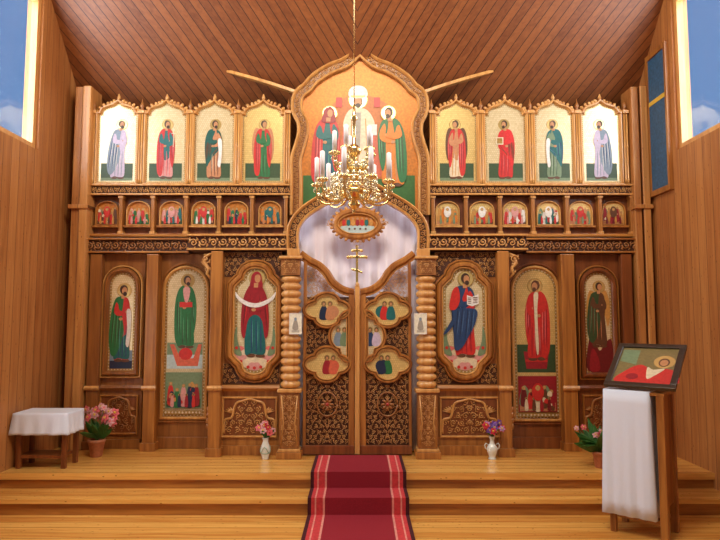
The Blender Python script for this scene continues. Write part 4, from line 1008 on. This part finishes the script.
def bouquet(t, c, neck, spread, h, cols, n, r, seed, nl=8, lean=(0, 0), leafL=.1):
    rnd = random.Random(seed); b = Vector((c[0], c[1], neck))
    sm = MB()
    for i in range(n):
        a = rnd.uniform(0, 2*pi); q = spread*math.sqrt(rnd.uniform(.02, 1)); hh = h*rnd.uniform(.45, 1)*(1-.25*q/spread)
        p = b+Vector((cos(a)*q+lean[0]*hh, sin(a)*q*.6, hh))
        sm.tube([tuple(b-Vector((0, 0, .03))), tuple(b+(p-b)*.5+Vector((0, 0, .02))), tuple(p)], .003, STEMG, 4)
        m = MB(); mt, core = cols[i % len(cols)]; petals(m, p, r*rnd.uniform(.8, 1.15), mt, core, rnd); m.build('flower', t)
    sm.build('stems', t)
    for i in range(nl):
        a = rnd.uniform(0, 2*pi); m = MB(); leafm(m, b+Vector((0, 0, .01)), (cos(a)*.8+lean[0], sin(a)*.5, rnd.uniform(.3, 1.1)), leafL*rnd.uniform(.8, 1.3), .018+leafL*.1, LEAFG); m.build('leaf', t)
FP = plain('pink_petals', (.75, .16, .18), .6, 0, .2); FPL = plain('pale_pink_petals', (.72, .38, .40), .6, 0, .2); FR = plain('red_petals', (.60, .02, .04), .6, 0, .2); FV = plain('violet_petals', (.22, .09, .40), .6, 0, .2); FM = plain('mauve_petals', (.50, .26, .45), .6, 0, .2)
YEL = C(.7, .45, .05)
# left vase
yv = -.50; vx = X(265.5, 440, yv)
t = thing('flower_vase', 'white and pale green vase of pink flowers left of the doors', 'vase', (vx, yv, 0))
m = MB(); m.lathe([(.030, 0), (.036, .008), (.034, .02), (.046, .06), (.050, .10), (.042, .15), (.028, .185), (.032, .215), (.038, .225), (.030, .222), (.022, .19)], (vx, yv, 0), PORC, 18); m.build('vase_body', t)
m = MB(); m.tube([(vx+.0515*cos(a), yv+.0515*sin(a), .10+.03*sin(3*a)) for a in [2*pi*i/24 for i in range(25)]], .005, PORCG, 4); m.tube([(vx+.047*cos(a), yv+.047*sin(a), .065) for a in [2*pi*i/24 for i in range(25)]], .005, PORCG, 4); m.build('painted_band', t)
bouquet(t, (vx, yv), .22, .085, .17, [(FP, YEL), (FPL, YEL), (FR, YEL), (FP, FR)], 12, .040, 3, 6)
# right vase
yv = -.50; vx = X(492, 440, yv)
t = thing('flower_urn', 'white two-handled urn of red and violet flowers right of the doors', 'vase', (vx, yv, 0))
m = MB(); m.lathe([(.040, 0), (.042, .01), (.030, .02), (.044, .05), (.056, .09), (.058, .12), (.040, .145), (.026, .165), (.022, .20), (.032, .235), (.036, .24), (.026, .235)], (vx, yv, 0), PORC, 20); m.build('urn_body', t)
for s in (-1, 1):
    m = MB(); m.tube([(vx+s*.040, yv, .15), (vx+s*.065, yv, .165), (vx+s*.078, yv, .145), (vx+s*.072, yv, .115), (vx+s*.054, yv, .10)], .006, PORC, 6); m.build('handle', t)
bouquet(t, (vx, yv), .24, .115, .17, [(FR, YEL), (FV, YEL), (FM, YEL), (FR, FR), (FV, FM)], 18, .040, 5, 5)
# left pot of pink flowers
yv = -.38; vx = X(97, 430, yv)
t = thing('flower_pot', 'terracotta pot of pink flowers beside the small draped table', 'flower pot', (vx, yv, 0))
m = MB(); m.lathe([(.055, 0), (.06, .01), (.085, .15), (.092, .155), (.092, .185), (.078, .185), (.07, .16)], (vx, yv, 0), TERRA, 20); m.build('pot', t)
bouquet(t, (vx, yv), .18, .19, .42, [(FP, YEL), (FPL, YEL), (FPL, FP), (FP, YEL)], 22, .05, 8, 20, (.12, 0), .20)
# right pot
yv = -.85; vx = X(600, 440, yv)
t = thing('potted_plant', 'potted plant with leaning green leaves behind the draped lectern', 'potted plant', (vx, yv, 0))
m = MB(); m.lathe([(.05, 0), (.055, .01), (.075, .13), (.082, .135), (.082, .16), (.068, .16), (.06, .14)], (vx, yv, 0), TERRA, 20); m.build('pot', t)
bouquet(t, (vx, yv), .15, .14, .36, [(FPL, YEL), (FP, YEL)], 6, .035, 12, 22, (-.5, 0), .27)
CLOTH, tt_, bb = nt('white_linen'); bb.inputs['Base Color'].default_value = (.74, .80, .96, 1); bb.inputs['Roughness'].default_value = .75; bb.inputs['Sheen Weight'].default_value = .2
n_ = noise(tt_, coords(tt_, (1, 1, .4)), 9, 3); bump(tt_, bb, n_, .35, .02)

# ============================================================ LECTERN, right
def drape(x0, x1, y0, y1, zt, drop, seed, corner=.05, n=14, wav=.012, mat=CLOTH):
    """square cloth lying on a top and hanging down on four sides in folds"""
    m = MB(); ring = []
    def pt(k):   # perimeter parameter
        per = [(x0, y0), (x1, y0), (x1, y1), (x0, y1)]
        i = int(k) % 4; f = k-int(k); a, b = per[i], per[(i+1) % 4]; return a[0]+(b[0]-a[0])*f, a[1]+(b[1]-a[1])*f
    cx, cy = (x0+x1)/2, (y0+y1)/2; N = 4*n; rows = 9; vs = []
    for r in range(rows+1):
        q = r/rows
        for k in range(N):
            x, y = pt(k*4/N); d = Vector((x-cx, y-cy)); dn = Vector((d.x/abs((x1-x0)/2), d.y/abs((y1-y0)/2)))
            nx = (1 if dn.x > .999 else -1 if dn.x < -.999 else 0); ny = (1 if dn.y > .999 else -1 if dn.y < -.999 else 0)
            o = .004+q*(.018+wav*sin(k*1.7+seed)+wav*.6*sin(k*.9+2*seed))
            vs.append((x+nx*o, y+ny*o, zt-drop*q))
    fs = [(r*N+k, r*N+(k+1) % N, (r+1)*N+(k+1) % N, (r+1)*N+k) for r in range(rows) for k in range(N)]; fs.append(list(range(N)))
    m.add(vs, fs, mat, True); m.sm[-1] = False; return m
ROT = radians(-40); zf = -.30; yl = -1.78
ztp = Z(391, -1.98)
O = Vector((X(640, 400, yl), yl, zf)); hw_, hd = .235, .19      # half width, half depth
t = thing('lectern', 'tall wooden lectern partly covered by a white cloth', 'lectern', O)
def bx_(m, a, b, c, d, e, f, mat): m.box(O.x+a, O.x+b, O.y+c, O.y+d, e, f, mat)
for sx in (-1, 1):
    for sy in (-1, 1):
        m = MB(); w_ = .024 if sx < 0 else .03; x = sx*(hw_-.035); y = sy*(hd-.035); bx_(m, x-w_, x+w_, y-w_, y+w_, zf, ztp-.035, MID); m.build('leg', t, bevel=.004)
m = MB(); bx_(m, -hw_, hw_, -hd, hd, ztp-.035, ztp-.012, MID); m.build('top', t)
m = MB(); bx_(m, hw_-.055, hw_-.03, -hd+.06, hd-.06, zf+.25, ztp-.035, MID); m.build('side_panel', t)
m = MB(); bx_(m, -hw_+.06, hw_-.055, -hd+.05, hd-.05, zf+.12, zf+.15, MID); m.build('foot_shelf', t)
o = drape(O.x-hw_-.004, O.x+hw_*.52, O.y-hd-.004, O.y+hd+.004, ztp-.004, 1.03, 1.0, wav=.008).build('lectern_cloth', None, O); tag(o, 'long white linen cloth hanging over the lectern under the slanted icon', 'cloth')
sl = o.modifiers.new('solidify', 'SOLIDIFY'); sl.thickness = .004
cl_o = o; le_o = t
t = thing('slanted_icon', 'dark-framed icon with a red robe lying slanted on the draped lectern', 'icon', O)
A = Vector((O.x-hw_-.0, O.y-hd+.0, ztp+.010)); U = Vector((1, 0, 0)); V = Vector((0, .47, .33)).normalized(); Nn = U.cross(V).normalized(); L1 = .56; L2 = .58
def SL(u, v, n=0): return A+U*u+V*v+Nn*n
def slab(m, u0, u1, v0, v1, n0, n1, mat):
    vs = [SL(u, v, n) for u in (u0, u1) for v in (v0, v1) for n in (n0, n1)]
    m.add(vs, [(0, 1, 3, 2), (4, 6, 7, 5), (0, 4, 5, 1), (2, 3, 7, 6), (0, 2, 6, 4), (1, 5, 7, 3)], mat)
DARKF = plain('black_brown_frame', (.03, .018, .012), .35, 0, .2, .3)
m = MB(); fw = .05
for (a, b, c, d) in ((0, L1, 0, fw), (0, L1, L2-fw, L2), (0, fw, fw, L2-fw), (L1-fw, L1, fw, L2-fw)): slab(m, a, b, c, d, 0, .035, DARKF)
m.build('frame', t, bevel=.004)
m = MB(); slab(m, fw-.01, L1-fw+.01, fw-.01, L2-fw+.01, .0, .018, C(.20, .15, .055))
def sp(pts, mat, k): m.add([SL(u, v, .018+.0006*k) for u, v in pts], [list(range(len(pts)))], mat)
sp(cr([(.08, .06), (.54, .06), (.53, .22), (.44, .26), (.34, .24), (.24, .30), (.14, .22)], 4), RED, 1); sp(cr([(.32, .12), (.37, .16), (.44, .26), (.35, .24), (.30, .27)], 4), CREAM, 2)
sp(ell(.42, .35, .085, .085, 20), HALO, 2); sp(ell(.42, .34, .045, .055, 16), BROWN, 3); sp(ell(.42, .335, .033, .042, 14), SKIN, 4); sp(ell(.20, .14, .05, .04), CRIM, 3); sp([(.06, .34), (.2, .3), (.2, .5), (.06, .5)], SAGE, 1)
m.build('painting', t)
for u in (.10, .36):
    q = SL(u, L2-.20, 0); m = MB(); m.box(q.x-.014, q.x+.014, q.y-.014, q.y+.014, ztp-.002, q.z-.0, DARKF); m.build('prop', t)
for o in (le_o, cl_o, t): o.rotation_euler.z = ROT

# ============================================================ TABLE, far left
yt0, yt1 = -.95, -.60; tx1 = X(84, 410, yt1); tx0 = -WX+.03; ztt = Z(408, yt1)
t = thing('side_table', 'small dark wooden table under a white cloth against the left wall', 'table', ((tx0+tx1)/2, (yt0+yt1)/2, 0))
for (x, y) in ((tx0+.05, yt0+.06), (tx1-.05, yt0+.06), (tx0+.05, yt1-.05), (tx1-.05, yt1-.05)):
    m = MB(); m.box(x-.022, x+.022, y-.022, y+.022, 0, ztt-.03, DEEP); m.build('leg', t, bevel=.004)
m = MB(); m.box(tx0+.01, tx1-.01, yt0+.01, yt1-.01, ztt-.03, ztt-.004, DEEP); m.build('tabletop', t)
m = MB(); m.box(tx0+.05, tx1-.07, yt0+.05, yt1-.05, .10, .13, DEEP); m.build('shelf', t)
o = drape(tx0+.01, tx1-.005, yt0, yt1, ztt, .21, 2.0).build('tablecloth'); tag(o, 'short white tablecloth on the small table against the left wall', 'cloth')
sl = o.modifiers.new('solidify', 'SOLIDIFY'); sl.thickness = .004

# ============================================================ BLUE PANEL ON THE RIGHT WALL
BLU = plain('deep_blue_paint', (.03, .10, .20), .6, 0, .35)
t = thing('wall_painting', 'tall deep blue painting with gold bands on the right side wall', 'painting', (WX-.02, -.33, 2.9))
m = MB(); m.box(WX-.03, WX, -.52, -.14, 2.95, 4.50, BLU); m.build('canvas', t)
m = MB()
for (a, b, c, d) in ((-.56, -.10, 4.50, 4.56), (-.56, -.10, 2.89, 2.95), (-.56, -.52, 2.95, 4.50), (-.14, -.10, 2.95, 4.50)): m.box(WX-.045, WX, a, b, c, d, MID)
m.build('frame', t)
m = MB(); m.box(WX-.034, WX-.03, -.52, -.14, 3.95, 4.0, YEL); m.build('gold_band', t)
